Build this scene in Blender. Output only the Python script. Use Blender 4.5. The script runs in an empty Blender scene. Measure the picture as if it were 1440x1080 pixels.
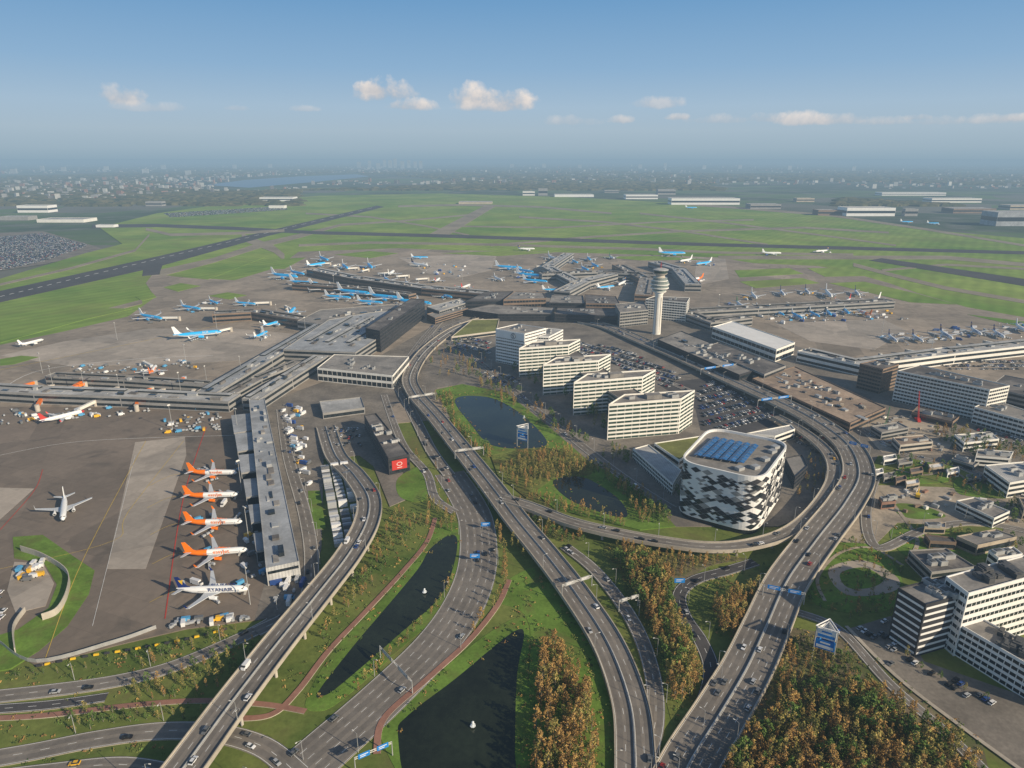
import bpy, math, random
from mathutils import Vector, Matrix
rnd = random.Random(11)
H = 235.0; TH = math.atan(318/960.0); S = math.sin(TH); C = math.cos(TH)
def G(px, py, z=0.0):
    u = (px-720)/960.0; v = (py-540)/960.0
    t = (H-z)/(S+v*C)
    return Vector((u*t, (C-v*S)*t, z))
scene = bpy.context.scene
col = scene.collection
SUN_EL = math.radians(24); SUN_AZ = math.radians(124)   # clockwise from +Y

# ------------------------------------------------------------------ materials
HZ = bpy.data.node_groups.new('painted_haze', 'ShaderNodeTree')  # aerial haze painted into every material: emission colour mixed in by distance from origin
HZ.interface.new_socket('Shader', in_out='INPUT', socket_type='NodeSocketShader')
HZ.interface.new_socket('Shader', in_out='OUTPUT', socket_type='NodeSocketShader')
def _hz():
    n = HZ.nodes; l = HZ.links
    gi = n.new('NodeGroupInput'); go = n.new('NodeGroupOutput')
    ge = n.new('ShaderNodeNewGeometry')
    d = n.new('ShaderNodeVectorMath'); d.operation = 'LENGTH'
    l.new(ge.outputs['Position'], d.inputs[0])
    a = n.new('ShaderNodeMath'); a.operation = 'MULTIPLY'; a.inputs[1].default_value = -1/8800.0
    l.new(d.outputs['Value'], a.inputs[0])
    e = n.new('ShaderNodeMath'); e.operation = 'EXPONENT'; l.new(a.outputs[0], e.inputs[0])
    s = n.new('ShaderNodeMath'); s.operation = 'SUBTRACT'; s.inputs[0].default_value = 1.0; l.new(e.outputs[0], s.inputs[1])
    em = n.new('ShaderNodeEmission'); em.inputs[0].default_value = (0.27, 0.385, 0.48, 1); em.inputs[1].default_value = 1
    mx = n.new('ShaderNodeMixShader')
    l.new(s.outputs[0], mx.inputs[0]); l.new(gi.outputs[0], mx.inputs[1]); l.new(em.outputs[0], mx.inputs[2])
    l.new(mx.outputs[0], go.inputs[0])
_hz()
M = {}
def mat(name, c, rough=0.85, var=0.15, s1=0.05, s2=0.8, metal=0.0, c2=None, spec=0.3, stripes=None, fn=None):
    m = bpy.data.materials.new(name); m.use_nodes = True
    try: m.cycles.emission_sampling = 'NONE'
    except Exception: pass
    n = m.node_tree.nodes; l = m.node_tree.links; n.clear()
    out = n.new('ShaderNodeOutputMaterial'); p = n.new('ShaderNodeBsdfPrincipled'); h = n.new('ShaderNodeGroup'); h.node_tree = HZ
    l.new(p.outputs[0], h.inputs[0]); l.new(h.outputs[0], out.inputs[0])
    p.inputs['Roughness'].default_value = rough; p.inputs['Metallic'].default_value = metal
    p.inputs['Specular IOR Level'].default_value = spec
    g = n.new('ShaderNodeNewGeometry')
    def noi(scale, det=4):
        t = n.new('ShaderNodeTexNoise'); t.inputs['Scale'].default_value = scale; t.inputs['Detail'].default_value = det
        t.inputs['Roughness'].default_value = 0.6
        l.new(g.outputs['Position'], t.inputs['Vector']); return t.outputs['Fac']
    def mixc(f, a, b):
        x = n.new('ShaderNodeMix'); x.data_type = 'RGBA'
        l.new(f, x.inputs[0])
        for i, q in ((6, a), (7, b)):
            if isinstance(q, tuple): x.inputs[i].default_value = (q[0], q[1], q[2], 1)
            else: l.new(q, x.inputs[i])
        return x.outputs[2]
    def ramp(f, lo, hi):
        r = n.new('ShaderNodeMapRange'); r.inputs[1].default_value = lo; r.inputs[2].default_value = hi; l.new(f, r.inputs[0]); return r.outputs[0]
    if var <= 0:
        p.inputs['Base Color'].default_value = (c[0], c[1], c[2], 1)
    else:
        ca = tuple(x*(1-var) for x in c); cb = tuple(x*(1+var) for x in (c2 or c))
        o = mixc(ramp(noi(s1, 6), .35, .65), ca, cb)
        mul = n.new('ShaderNodeMix'); mul.data_type = 'RGBA'; mul.blend_type = 'MULTIPLY'; mul.inputs[0].default_value = 1
        f = ramp(noi(s2, 3), .25, .75)
        k = mixc(f, (1-var*.8,)*3, (1+var*.8,)*3)
        l.new(o, mul.inputs[6]); l.new(k, mul.inputs[7]); o = mul.outputs[2]
        if stripes:
            w = n.new('ShaderNodeTexWave'); w.inputs['Scale'].default_value = stripes[0]
            mp = n.new('ShaderNodeMapping'); mp.inputs['Rotation'].default_value = (0, 0, stripes[1]); l.new(g.outputs['Position'], mp.inputs[0]); l.new(mp.outputs[0], w.inputs['Vector'])
            w.inputs['Distortion'].default_value = stripes[3] if len(stripes) > 3 else 0
            k2 = mixc(w.outputs['Fac'], (1-stripes[2],)*3, (1+stripes[2],)*3)
            m2 = n.new('ShaderNodeMix'); m2.data_type = 'RGBA'; m2.blend_type = 'MULTIPLY'; m2.inputs[0].default_value = 1
            l.new(o, m2.inputs[6]); l.new(k2, m2.inputs[7]); o = m2.outputs[2]
        if fn: o = fn(n, l, g, o, mixc, ramp, noi)
        l.new(o, p.inputs['Base Color'])
    M[name] = m
    return m
def slabs(sc, rot, amt, stain=(.09, .08, .07)):
    def fn(n, l, g, o, mixc, ramp, noi):
        mp = n.new('ShaderNodeMapping'); mp.inputs['Rotation'].default_value = (0, 0, rot); l.new(g.outputs['Position'], mp.inputs[0])
        b = n.new('ShaderNodeTexBrick'); b.offset = 0; b.inputs['Scale'].default_value = sc
        b.inputs['Color1'].default_value = (1+amt*.6,)*3+(1,); b.inputs['Color2'].default_value = (1-amt, 1-amt, 1-amt, 1); b.inputs['Mortar'].default_value = (.78, .78, .78, 1)
        b.inputs['Mortar Size'].default_value = .007; b.inputs['Brick Width'].default_value = 1; b.inputs['Row Height'].default_value = 1
        l.new(mp.outputs[0], b.inputs['Vector'])
        m2 = n.new('ShaderNodeMix'); m2.data_type = 'RGBA'; m2.blend_type = 'MULTIPLY'; m2.inputs[0].default_value = 1
        l.new(o, m2.inputs[6]); l.new(b.outputs['Color'], m2.inputs[7])
        r = n.new('ShaderNodeTexNoise'); r.inputs['Scale'].default_value = .03; r.inputs['Detail'].default_value = 8; r.inputs['Distortion'].default_value = 1.5
        l.new(g.outputs['Position'], r.inputs['Vector'])
        x = mixc(ramp(r.outputs['Fac'], .54, .82), m2.outputs[2], stain)
        v = n.new('ShaderNodeTexVoronoi'); v.distance = 'CHEBYCHEV'; v.inputs['Scale'].default_value = .014; l.new(mp.outputs[0], v.inputs['Vector'])
        s = n.new('ShaderNodeSeparateColor'); l.new(v.outputs['Color'], s.inputs[0])
        k = mixc(ramp(s.outputs[0], 0, 1), (.84, .84, .84), (1.16, 1.14, 1.12))
        m3 = n.new('ShaderNodeMix'); m3.data_type = 'RGBA'; m3.blend_type = 'MULTIPLY'; m3.inputs[0].default_value = 1
        l.new(x, m3.inputs[6]); l.new(k, m3.inputs[7]); return m3.outputs[2]
    return fn
def patchy(c, lo=.52, hi=.72, sc=.018):
    def fn(n, l, g, o, mixc, ramp, noi):
        r = n.new('ShaderNodeTexNoise'); r.inputs['Scale'].default_value = sc; r.inputs['Detail'].default_value = 9; r.inputs['Roughness'].default_value = .68; r.inputs['Distortion'].default_value = .6
        l.new(g.outputs['Position'], r.inputs['Vector'])
        return mixc(ramp(r.outputs['Fac'], lo, hi), o, c)
    return fn
def farland(n, l, g, o, mixc, ramp, noi):
    v = n.new('ShaderNodeTexVoronoi'); v.inputs['Scale'].default_value = .0022; l.new(g.outputs['Position'], v.inputs['Vector'])
    sep = n.new('ShaderNodeSeparateColor'); l.new(v.outputs['Color'], sep.inputs[0])
    a = mixc(ramp(sep.outputs[0], .35, .36), (.05, .08, .035), (.10, .16, .05))
    a = mixc(ramp(sep.outputs[1], .72, .73), a, (.15, .15, .12))
    a = mixc(ramp(noi(.0004, 5), .46, .56), a, (.045, .07, .035))
    a = mixc(ramp(noi(.006, 6), .5, .7), a, (.16, .16, .14))
    return a
mat('far_land', (.05, .07, .04), var=.2, fn=farland)
mat('grass', (.125, .185, .042), var=.25, s1=.02, s2=.35, c2=(.165, .185, .05), rough=1, spec=.1, fn=patchy((.16, .14, .06)))
mat('field', (.165, .295, .05), var=.2, s1=.0035, s2=.02, c2=(.23, .30, .065), rough=1, spec=.1, stripes=(.012, .6, .07, 3), fn=patchy((.20, .22, .07), .5, .75, .006))
mat('bank', (.135, .225, .04), var=.25, s1=.05, s2=.6, rough=1, spec=.1, fn=patchy((.15, .145, .05), .5, .7, .04))
mat('scrub', (.14, .125, .045), var=.35, s1=.06, s2=.5, c2=(.15, .18, .045), rough=1, spec=.1)
mat('soil', (.19, .155, .10), var=.3, s1=.04, s2=.4, rough=1, spec=.1, fn=patchy((.10, .125, .04), .44, .6, .05))
mat('sand', (.42, .355, .275), var=.2, s1=.03, s2=.3, rough=1, spec=.1, fn=patchy((.24, .205, .165), .48, .66, .04))
mat('apron', (.205, .168, .135), var=.12, s1=.012, s2=.2, fn=slabs(.066, .37, .07), rough=.9)
mat('apron_far', (.31, .26, .205), var=.15, s1=.01, s2=.08, fn=slabs(.03, .3, .09, (.17, .145, .12)), rough=.9)
mat('concrete_apron', (.40, .35, .295), var=.1, s1=.02, s2=.3, fn=slabs(.13, .37, .08, (.25, .22, .19)), rough=.9)
mat('runway', (.075, .072, .072), var=.2, s1=.01, s2=.1)
mat('taxi', (.28, .24, .175), var=.2, s1=.01, s2=.1)
mat('paving', (.21, .185, .155), var=.25, s1=.035, s2=.5, fn=patchy((.12, .11, .10), .5, .7, .03))
mat('asphalt', (.235, .208, .178), var=.14, s1=.04, s2=.6, fn=patchy((.17, .155, .138), .5, .7, .06))
mat('worn', (.185, .166, .146), var=.2, s1=.04, s2=.3)
mat('asphalt_dark', (.085, .08, .08), var=.15, s1=.05, s2=.6)
mat('redpath', (.32, .165, .12), var=.15, s1=.05, s2=.5)
mat('deck_concrete', (.42, .37, .30), var=.15, s1=.06, s2=.7)
mat('white_paint', (.78, .78, .75), var=.1, s1=.2, s2=2)
mat('yellow_paint', (.6, .42, .08), var=.1, s1=.2, s2=2)
mat('red_paint', (.5, .06, .04), var=.1, s1=.2, s2=2)
mat('water', (.018, .024, .014), rough=.08, var=.3, s1=.03, s2=.3, spec=.5)
mat('lake_water', (.09, .15, .22), rough=.3, var=.1, s1=.03, s2=.3, spec=.5)
mat('white', (.84, .82, .78), var=.05, s1=.1, s2=1, rough=.5)
mat('facade_white', (.80, .77, .70), var=.07, s1=.08, s2=.8, rough=.6)
mat('concrete', (.50, .45, .38), var=.12, s1=.08, s2=.8)
mat('grey_wall', (.30, .29, .275), var=.12, s1=.08, s2=.8)
mat('dark_wall', (.045, .045, .05), var=.15, s1=.08, s2=.8, rough=.5)
mat('brown_wall', (.23, .165, .12), var=.15, s1=.08, s2=.8)
mat('beige', (.48, .40, .30), var=.12, s1=.05, s2=.5)
mat('brick', (.26, .15, .11), var=.2, s1=.08, s2=.8)
mat('town_pale', (.42, .41, .38), var=.2, s1=.01, s2=.1)
mat('roof_light', (.46, .455, .44), var=.18, s1=.05, s2=.5, stripes=(.25, .4, .12), fn=patchy((.28, .28, .275), .46, .66, .045))
mat('roof_blue', (.37, .385, .40), var=.16, s1=.05, s2=.5, stripes=(.3, 1.1, .1), fn=patchy((.24, .25, .26), .46, .66, .045))
mat('roof_grey', (.29, .27, .245), var=.2, s1=.04, s2=.5, fn=patchy((.18, .17, .16), .48, .63, .06))
mat('roof_dark', (.13, .12, .115), var=.25, s1=.05, s2=.6, fn=patchy((.23, .21, .19), .5, .62, .05))
mat('roof_brown', (.37, .28, .205), var=.25, s1=.03, s2=.3, fn=patchy((.22, .17, .135), .5, .62, .05))
mat('roof_green', (.19, .20, .06), var=.25, s1=.04, s2=.4)
mat('glass', (.022, .028, .033), rough=.15, var=.5, s1=.3, s2=1.2, spec=.6)
mat('glass_blue', (.03, .12, .30), rough=.2, var=.3, s1=.3, s2=1.2, spec=.6)
mat('glass_green', (.035, .065, .052), rough=.2, var=.3, s1=.3, s2=1.2, spec=.6)
mat('glass_pale', (.24, .28, .26), rough=.3, var=.15, s1=.3, s2=1.2, spec=.5)
mat('steel', (.45, .45, .44), var=.1, s1=.3, s2=1, rough=.5, metal=.3)
mat('dark_metal', (.10, .10, .10), var=.1, rough=.5)
mat('tyre', (.02, .02, .02), var=.1)
mat('sign_blue', (.02, .22, .62), var=.05, rough=.5)
mat('orange', (.92, .21, .01), var=.04, rough=.35)
mat('navy', (.012, .03, .16), var=.05, rough=.35)
mat('air_blue', (.03, .45, .9), var=.04, rough=.35)
mat('air_white', (.86, .86, .84), var=.04, rough=.35)
mat('air_grey', (.55, .57, .59), var=.06, rough=.4)
mat('red', (.55, .05, .04), var=.05, rough=.4)
mat('yellow', (.8, .5, .03), var=.05, rough=.5)
mat('green_mark', (.05, .28, .10), var=.05, rough=.5)
mat('bark', (.24, .21, .17), var=.3)
mat('spray', (.8, .84, .85), var=.05)
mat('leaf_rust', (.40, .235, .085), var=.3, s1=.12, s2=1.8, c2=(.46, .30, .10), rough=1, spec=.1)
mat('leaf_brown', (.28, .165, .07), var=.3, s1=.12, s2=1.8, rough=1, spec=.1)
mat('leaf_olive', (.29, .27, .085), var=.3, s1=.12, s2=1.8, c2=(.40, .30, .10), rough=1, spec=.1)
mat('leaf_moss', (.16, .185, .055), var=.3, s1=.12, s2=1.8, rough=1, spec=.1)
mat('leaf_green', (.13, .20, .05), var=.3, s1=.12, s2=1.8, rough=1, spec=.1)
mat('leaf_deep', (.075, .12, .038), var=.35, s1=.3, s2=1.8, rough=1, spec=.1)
mat('far_tree', (.05, .08, .034), var=.35, s1=.01, s2=.05, c2=(.11, .095, .045), rough=1, spec=.1)
PAINT = {'white': (.75, .75, .75), 'silver': (.42, .43, .44), 'grey': (.15, .155, .16), 'black': (.015, .015, .018), 'blue': (.03, .08, .28), 'red': (.4, .035, .03), 'yellow': (.8, .45, .03), 'dark green': (.02, .07, .04), 'light blue': (.1, .35, .6)}
for k, v in PAINT.items(): mat('paint_'+k, v, rough=.3, var=.03, spec=.5)

# ------------------------------------------------------------------ mesh builder
class MB:
    def __init__(s): s.v = []; s.f = []; s.m = []
    def poly(s, pts, m=0):
        b = len(s.v); s.v += [tuple(p) for p in pts]; s.f.append(tuple(range(b, b+len(pts)))); s.m.append(m)
    def box(s, c, size, rz=0, m=0, taper=1.0):
        x, y, z = (q/2 for q in size); cs, sn = math.cos(rz), math.sin(rz); b = len(s.v)
        for dz, t in ((-z, 1), (z, taper)):
            for dx, dy in ((-x, -y), (x, -y), (x, y), (-x, y)):
                dx *= t; dy *= t
                s.v.append((c[0]+dx*cs-dy*sn, c[1]+dx*sn+dy*cs, c[2]+dz))
        for q in ((3, 2, 1, 0), (4, 5, 6, 7), (0, 1, 5, 4), (1, 2, 6, 5), (2, 3, 7, 6), (3, 0, 4, 7)):
            s.f.append(tuple(b+i for i in q)); s.m.append(m)
    def prism(s, pts, z0, z1, m=0, mt=None, bottom=False):
        n = len(pts); b = len(s.v)
        s.v += [(p[0], p[1], z0) for p in pts]+[(p[0], p[1], z1) for p in pts]
        for i in range(n):
            j = (i+1) % n; s.f.append((b+i, b+j, b+n+j, b+n+i)); s.m.append(m)
        if mt is not None: s.f.append(tuple(b+n+i for i in range(n))); s.m.append(mt)
        if bottom: s.f.append(tuple(b+n-1-i for i in range(n))); s.m.append(m)
    def tube(s, p0, p1, r0, r1, n=8, m=0, cap=True):
        p0 = Vector(p0); p1 = Vector(p1); d = (p1-p0).normalized()
        a = d.orthogonal().normalized(); c = d.cross(a); b = len(s.v)
        for p, r in ((p0, r0), (p1, r1)):
            for i in range(n):
                t = 2*math.pi*i/n; s.v.append(tuple(p+a*(r*math.cos(t))+c*(r*math.sin(t))))
        for i in range(n):
            j = (i+1) % n; s.f.append((b+i, b+j, b+n+j, b+n+i)); s.m.append(m)
        if cap: s.f.append(tuple(b+n+i for i in range(n))); s.m.append(m); s.f.append(tuple(b+n-1-i for i in range(n))); s.m.append(m)
    def lathe(s, prof, n=24, m=0, c=(0, 0)):
        b = len(s.v)
        for r, z in prof:
            for i in range(n):
                t = 2*math.pi*i/n; s.v.append((c[0]+r*math.cos(t), c[1]+r*math.sin(t), z))
        for k in range(len(prof)-1):
            for i in range(n):
                j = (i+1) % n; s.f.append((b+k*n+i, b+k*n+j, b+(k+1)*n+j, b+(k+1)*n+i)); s.m.append(m)
        s.f.append(tuple(b+(len(prof)-1)*n+i for i in range(n))); s.m.append(m)
    def mesh(s, name, mats, org=(0, 0, 0), smooth=False):
        me = bpy.data.meshes.new(name)
        if org[0] or org[1] or org[2]: v = [(a-org[0], b-org[1], c-org[2]) for a, b, c in s.v]
        else: v = s.v
        me.from_pydata(v, [], s.f)
        for k in mats: me.materials.append(M[k])
        me.polygons.foreach_set('material_index', s.m)
        if smooth: me.polygons.foreach_set('use_smooth', [True]*len(s.f))
        me.update(); return me
    def build(s, name, mats, parent=None, org=(0, 0, 0), smooth=False):
        if isinstance(mats, str): mats = [mats]
        o = bpy.data.objects.new(name, s.mesh(name, mats, org, smooth)); col.objects.link(o)
        if parent: o.parent = parent
        return o
def tag(o, label, cat, group=None, kind=None):
    o['label'] = label; o['category'] = cat
    if group: o['group'] = group
    if kind: o['kind'] = kind
    return o
def empty(name, loc, rz=0):
    o = bpy.data.objects.new(name, None); o.empty_display_size = 1; col.objects.link(o)
    o.location = loc; o.rotation_euler = (0, 0, rz); return o
def put(name, me, parent=None, loc=(0, 0, 0), rz=0, sc=1):
    o = bpy.data.objects.new(name, me); col.objects.link(o)
    if parent: o.parent = parent
    o.location = loc; o.rotation_euler = (0, 0, rz); o.scale = (sc, sc, sc) if not isinstance(sc, tuple) else sc
    return o
def area(p): return sum(p[i][0]*p[(i+1) % len(p)][1]-p[(i+1) % len(p)][0]*p[i][1] for i in range(len(p)))/2
def ccw(p): return p if area(p) > 0 else p[::-1]
def cr(pts, n=6, closed=False):
    out = []; N = len(pts)
    rng = range(N) if closed else range(N-1)
    for i in rng:
        g = (lambda k: pts[k % N]) if closed else (lambda k: pts[max(0, min(N-1, k))])
        p0, p1, p2, p3 = g(i-1), g(i), g(i+1), g(i+2)
        for k in range(n):
            t = k/n
            out.append((p1*2+(p2-p0)*t+(p0*2-p1*5+p2*4-p3)*t*t+(p1*3-p0-p2*3+p3)*t*t*t)*.5)
    if not closed: out.append(pts[-1])
    return out
def inpoly(x, y, P):
    r = False; n = len(P); j = n-1
    for i in range(n):
        if (P[i][1] > y) != (P[j][1] > y) and x < (P[j][0]-P[i][0])*(y-P[i][1])/(P[j][1]-P[i][1])+P[i][0]: r = not r
        j = i
    return r
def sheet(name, px, z, m, label, cat, smooth=False, skirt=True, kind='structure'):
    w = [G(x, y, z) for x, y in px]
    if smooth: w = cr(w, 5, True)
    w = ccw(w); b = MB(); b.poly([(p[0], p[1], z) for p in w])
    if skirt: b.prism(w, 0 if z > 0 else z-.2, z)
    return tag(b.build(name, m), label, cat, None, kind)
def strip_sheet(pts, hw, z, m, label, name='taxiway', cat='taxiway'):
    hw = hw if isinstance(hw, (list, tuple)) else [hw]*len(pts)
    return sheet(name, [(x, y-h) for (x, y), h in zip(pts, hw)]+[(x, y+h) for (x, y), h in list(zip(pts, hw))[::-1]], z, m, label, cat)

# ------------------------------------------------------------------ ground
b = MB(); br = [-200000, -60000, -20000, -8000, -3000, -1000, 0, 1000, 3000, 8000, 20000, 60000, 200000]
for i in range(len(br)-1):
    for j in range(len(br)-1):
        b.poly([(br[i], br[j], -1), (br[i+1], br[j], -1), (br[i+1], br[j+1], -1), (br[i], br[j+1], -1)])
tag(b.build('ground', 'far_land'), 'wide flat landscape of woods and fields reaching the hazy horizon', 'ground', None, 'structure')
sheet('grass', [(-500, 500), (0, 480), (500, 480), (1000, 480), (1440, 480), (2000, 500), (1700, 1300), (700, 1300), (-300, 1300)], 0, 'grass', 'grass land around the roads in the foreground', 'grass')
sheet('airfield_grass', [(-400, 500), (-300, 470), (0, 392), (120, 356), (172, 343), (140, 320), (220, 300), (330, 285), (450, 275), (620, 272), (800, 277), (940, 285), (1060, 292), (1170, 303), (1290, 322), (1440, 335), (1700, 350), (1900, 520), (720, 490)], .2, 'field', 'bright green grass of the airfield between runways', 'grass')
sheet('apron', [(-200, 505), (0, 485), (90, 466), (180, 445), (218, 418), (205, 398), (215, 385), (260, 390), (330, 394), (390, 376), (420, 354), (560, 349), (640, 352), (760, 354), (900, 358), (1010, 362), (1060, 370), (1150, 374), (1200, 384), (1250, 398), (1290, 412), (1360, 432), (1440, 446), (1600, 460), (1600, 570), (1200, 570), (900, 565), (500, 600), (352, 575), (-200, 572)], .5, 'apron_far', 'brown grey concrete apron surrounding the terminal piers', 'apron')
sheet('apron', [(-300, 570), (352, 574), (352, 640), (372, 820), (358, 872), (262, 884), (160, 908), (52, 937), (0, 905), (-250, 905)], .55, 'apron', 'dark stained asphalt apron in front of the orange tailed airliners', 'apron')
sheet('concrete_pad', [(190, 622), (260, 614), (262, 640), (205, 800), (150, 800)], .62, 'concrete_apron', 'pale concrete taxi strip running down the dark apron', 'apron')
sheet('concrete_pad', [(-60, 684), (48, 687), (-5, 735), (-60, 735)], .62, 'concrete_apron', 'pale concrete wedge at the left edge of the apron', 'apron')
for px_, lb in (([(0, 500), (90, 480), (210, 462), (330, 462), (420, 470), (370, 505), (250, 512), (100, 515)], 'pale concrete stands of the upper left apron'), ([(1090, 455), (1240, 448), (1275, 465), (1230, 492), (1140, 480)], 'pale concrete square of the right apron'), ([(560, 362), (700, 356), (690, 380), (640, 392), (600, 384)], 'pale concrete stands beyond the far left pier'), ([(980, 362), (1020, 364), (1025, 392), (975, 402)], 'pale concrete stands right of the far piers')):
    sheet('concrete_pad', px_, .62, 'concrete_apron', lb, 'apron')
sheet('runway', [(-60, 423), (0, 409), (215, 362), (370, 326), (530, 289), (540, 291), (376, 332), (222, 375), (0, 425), (-60, 440)], .6, 'runway', 'long dark runway crossing the green airfield on the left', 'runway')
sheet('runway_link', [(203, 368), (232, 362), (224, 386), (200, 388)], .62, 'runway', 'short dark link from the left runway to the apron', 'taxiway')
sheet('runway', [(1222, 366), (1240, 363), (1440, 392), (1500, 400), (1500, 411), (1440, 402)], .6, 'runway', 'dark runway end on the grass at the right', 'runway')
strip_sheet([(130, 318), (220, 317), (330, 321), (440, 327), (600, 331), (760, 336), (1000, 344), (1200, 349), (1500, 357)], 2.2, .65, 'runway', 'long dark taxiway lying across the middle of the airfield')
strip_sheet([(225, 384), (300, 366), (365, 345), (420, 332), (480, 316), (560, 311), (660, 302)], [5, 3.5, 4, 3, 1.6, 1, 1], .58, 'taxi', 'brown taxiway beside the left runway')
sheet('taxiway', [(600, 331), (680, 290), (697, 290), (628, 332)], .63, 'taxi', 'pale brown diagonal taxiway across the green field', 'taxiway')
strip_sheet([(560, 290), (650, 288), (760, 291), (860, 300)], 1.2, .6, 'taxi', 'thin taxiway on the far side of the green field')
strip_sheet([(940, 285), (1060, 294), (1170, 303), (1300, 322), (1440, 345), (1500, 352)], 1.5, .6, 'taxi', 'far taxiway below the white hangars')
strip_sheet([(690, 345), (830, 333), (960, 325), (1130, 320), (1250, 327)], 1.3, .6, 'taxi', 'narrow brown strip curving over the right field')
strip_sheet([(730, 305), (850, 312), (960, 325), (1080, 344)], 1.2, .61, 'taxi', 'narrow brown strip falling across the right field')
strip_sheet([(640, 318), (780, 320), (930, 312), (1060, 309)], 1.0, .59, 'taxi', 'faint strip through the central green field')
strip_sheet([(1010, 362), (1200, 362), (1330, 362), (1440, 372), (1500, 376)], 2.5, .59, 'taxi', 'brown taxiway along the right edge of the apron')
strip_sheet([(340, 333), (385, 350), (400, 362)], 5, .585, 'taxi', 'brown turn off between runway and apron')
strip_sheet([(205, 322), (240, 330), (330, 328), (400, 324)], 1.8, .66, 'taxi', 'brown curved strip beyond the left runway')
strip_sheet([(0, 478), (90, 452), (200, 424)], [3, 3, 3], .66, 'taxi', 'pale taxiway edge along the upper left apron')
strip_sheet([(1200, 372), (1260, 388), (1330, 405), (1440, 424), (1500, 432)], 2.5, .57, 'taxi', 'pale taxiway skirting the right apron')
strip_sheet([(420, 345), (520, 341), (700, 344), (900, 350), (1010, 355), (1200, 358)], 1.6, .56, 'taxi', 'pale taxiway parallel to the long dark taxiway')
strip_sheet([(0, 400), (100, 377), (190, 352), (210, 330)], 1.6, .6, 'taxi', 'pale perimeter strip left of the long runway')
strip_sheet([(1240, 380), (1330, 372), (1440, 378), (1500, 384)], 1.4, .575, 'taxi', 'pale strip crossing beyond the right runway end')
strip_sheet([(430, 300), (520, 305), (600, 318), (660, 331)], 1.1, .562, 'taxi', 'faint strip descending left of the pale diagonal taxiway')
strip_sheet([(900, 300), (1010, 312), (1150, 330), (1260, 345)], 1.1, .564, 'taxi', 'faint strip descending below the far white hangars')
isl = [[(0, 458), (60, 441), (140, 433), (186, 434), (120, 449), (40, 471), (0, 482)], [(293, 416), (320, 411), (347, 415), (322, 421)], [(230, 404), (254, 398), (282, 402), (250, 410)],
       [(240, 388), (330, 364), (372, 362), (292, 393)], [(470, 358), (520, 353), (560, 356), (520, 363)], [(1033, 380), (1110, 377), (1130, 385), (1040, 390)], [(1040, 396), (1128, 391), (1153, 398), (1062, 405)],
       [(1135, 377), (1185, 377), (1215, 388), (1160, 389)], [(1165, 398), (1215, 396), (1290, 413), (1345, 428), (1280, 425)], [(0, 505), (30, 500), (55, 502), (20, 512), (0, 514)], [(190, 417), (215, 412), (220, 418), (200, 423)],
       [(620, 356), (700, 353), (780, 355), (700, 360)], [(370, 378), (395, 364), (430, 362), (400, 378)], [(840, 361), (920, 360), (1000, 365), (900, 366)], [(1360, 442), (1440, 452), (1500, 462), (1430, 458)]]
iw = ['at the far left edge', 'oval between two taxiways near the parked blue airliners', 'small one near the runway link', 'long striped one beside the runway', 'behind the far blue airliners', 'square one right of the control tower', 'long one right of the control tower', 'upper one right of the far apron', 'slanting one at the right edge', 'tiny one on the left edge', 'tiny one under the runway link', 'thin one beyond the middle pier', 'small one left of the far blue airliners', 'thin one behind the control tower', 'thin one above the right apron airliners']
for k, p in enumerate(isl):
    tag(sheet('grass_island', p, .75, 'field', '', 'grass'), 'green grass island let into the apron, '+iw[k], 'grass', None, 'structure')
sheet('pavement', [(350, 575), (500, 520), (640, 440), (900, 440), (1440, 555), (1600, 590), (1600, 720), (1440, 690), (1330, 650), (1235, 640), (1200, 700), (1095, 740), (950, 740), (880, 690), (800, 650), (772, 600), (712, 552), (650, 540), (615, 545), (600, 575), (570, 560), (548, 575), (560, 640), (576, 700), (548, 712), (525, 655), (505, 640), (455, 645), (452, 770), (430, 860), (358, 872), (372, 820), (352, 640)], .58, 'paving', 'grey paved ground between terminal buildings and car parks', 'pavement')
sheet('grass_bank', [(430, 985), (470, 915), (540, 840), (575, 795), (600, 752), (640, 735), (662, 760), (655, 800), (625, 855), (560, 915), (480, 985), (445, 1000)], .12, 'bank', 'bright green banks of the long narrow canal', 'grass', True)
sheet('grass_bank', [(540, 1010), (600, 960), (680, 895), (730, 868), (745, 890), (742, 960), (748, 1120), (600, 1120), (545, 1060)], .13, 'bank', 'bright green banks of the large pond', 'grass', True)
sheet('grass_bank', [(715, 815), (760, 800), (800, 850), (850, 930), (862, 1000), (858, 1120), (742, 1120), (745, 880), (700, 845)], .1, 'bank', 'green slope below the central highway', 'grass', True)
sheet('grass_bank', [(612, 548), (650, 540), (712, 552), (772, 600), (830, 650), (905, 690), (950, 740), (900, 745), (780, 715), (700, 650), (640, 600)], .61, 'bank', 'green park banks around the upper ponds', 'grass')
sheet('scrub', [(740, 628), (800, 632), (840, 655), (830, 668), (780, 672), (740, 700), (700, 668), (690, 640)], .66, 'scrub', 'brown shrubby ground between the two upper ponds', 'scrub')
sheet('scrub', [(850, 768), (940, 775), (960, 830), (975, 880), (995, 960), (950, 1020), (925, 930), (890, 850)], .14, 'scrub', 'rough brown ground under the birch strip', 'scrub', True)
sheet('soil', [(1100, 880), (1190, 895), (1250, 940), (1380, 1040), (1400, 1120), (980, 1120), (1060, 985), (1085, 930)], .12, 'soil', 'bare brown soil at the edge of the birch wood', 'soil')
sheet('soil', [(935, 780), (1050, 785), (1000, 795), (965, 815), (945, 812)], .15, 'soil', 'brown soil patch below the elevated loop road', 'soil', True)
sheet('yard', [(1230, 682), (1330, 685), (1500, 705), (1500, 745), (1330, 738), (1262, 735), (1232, 765), (1180, 762)], .2, 'sand', 'pale sandy yard beside the right highway', 'yard')
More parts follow.
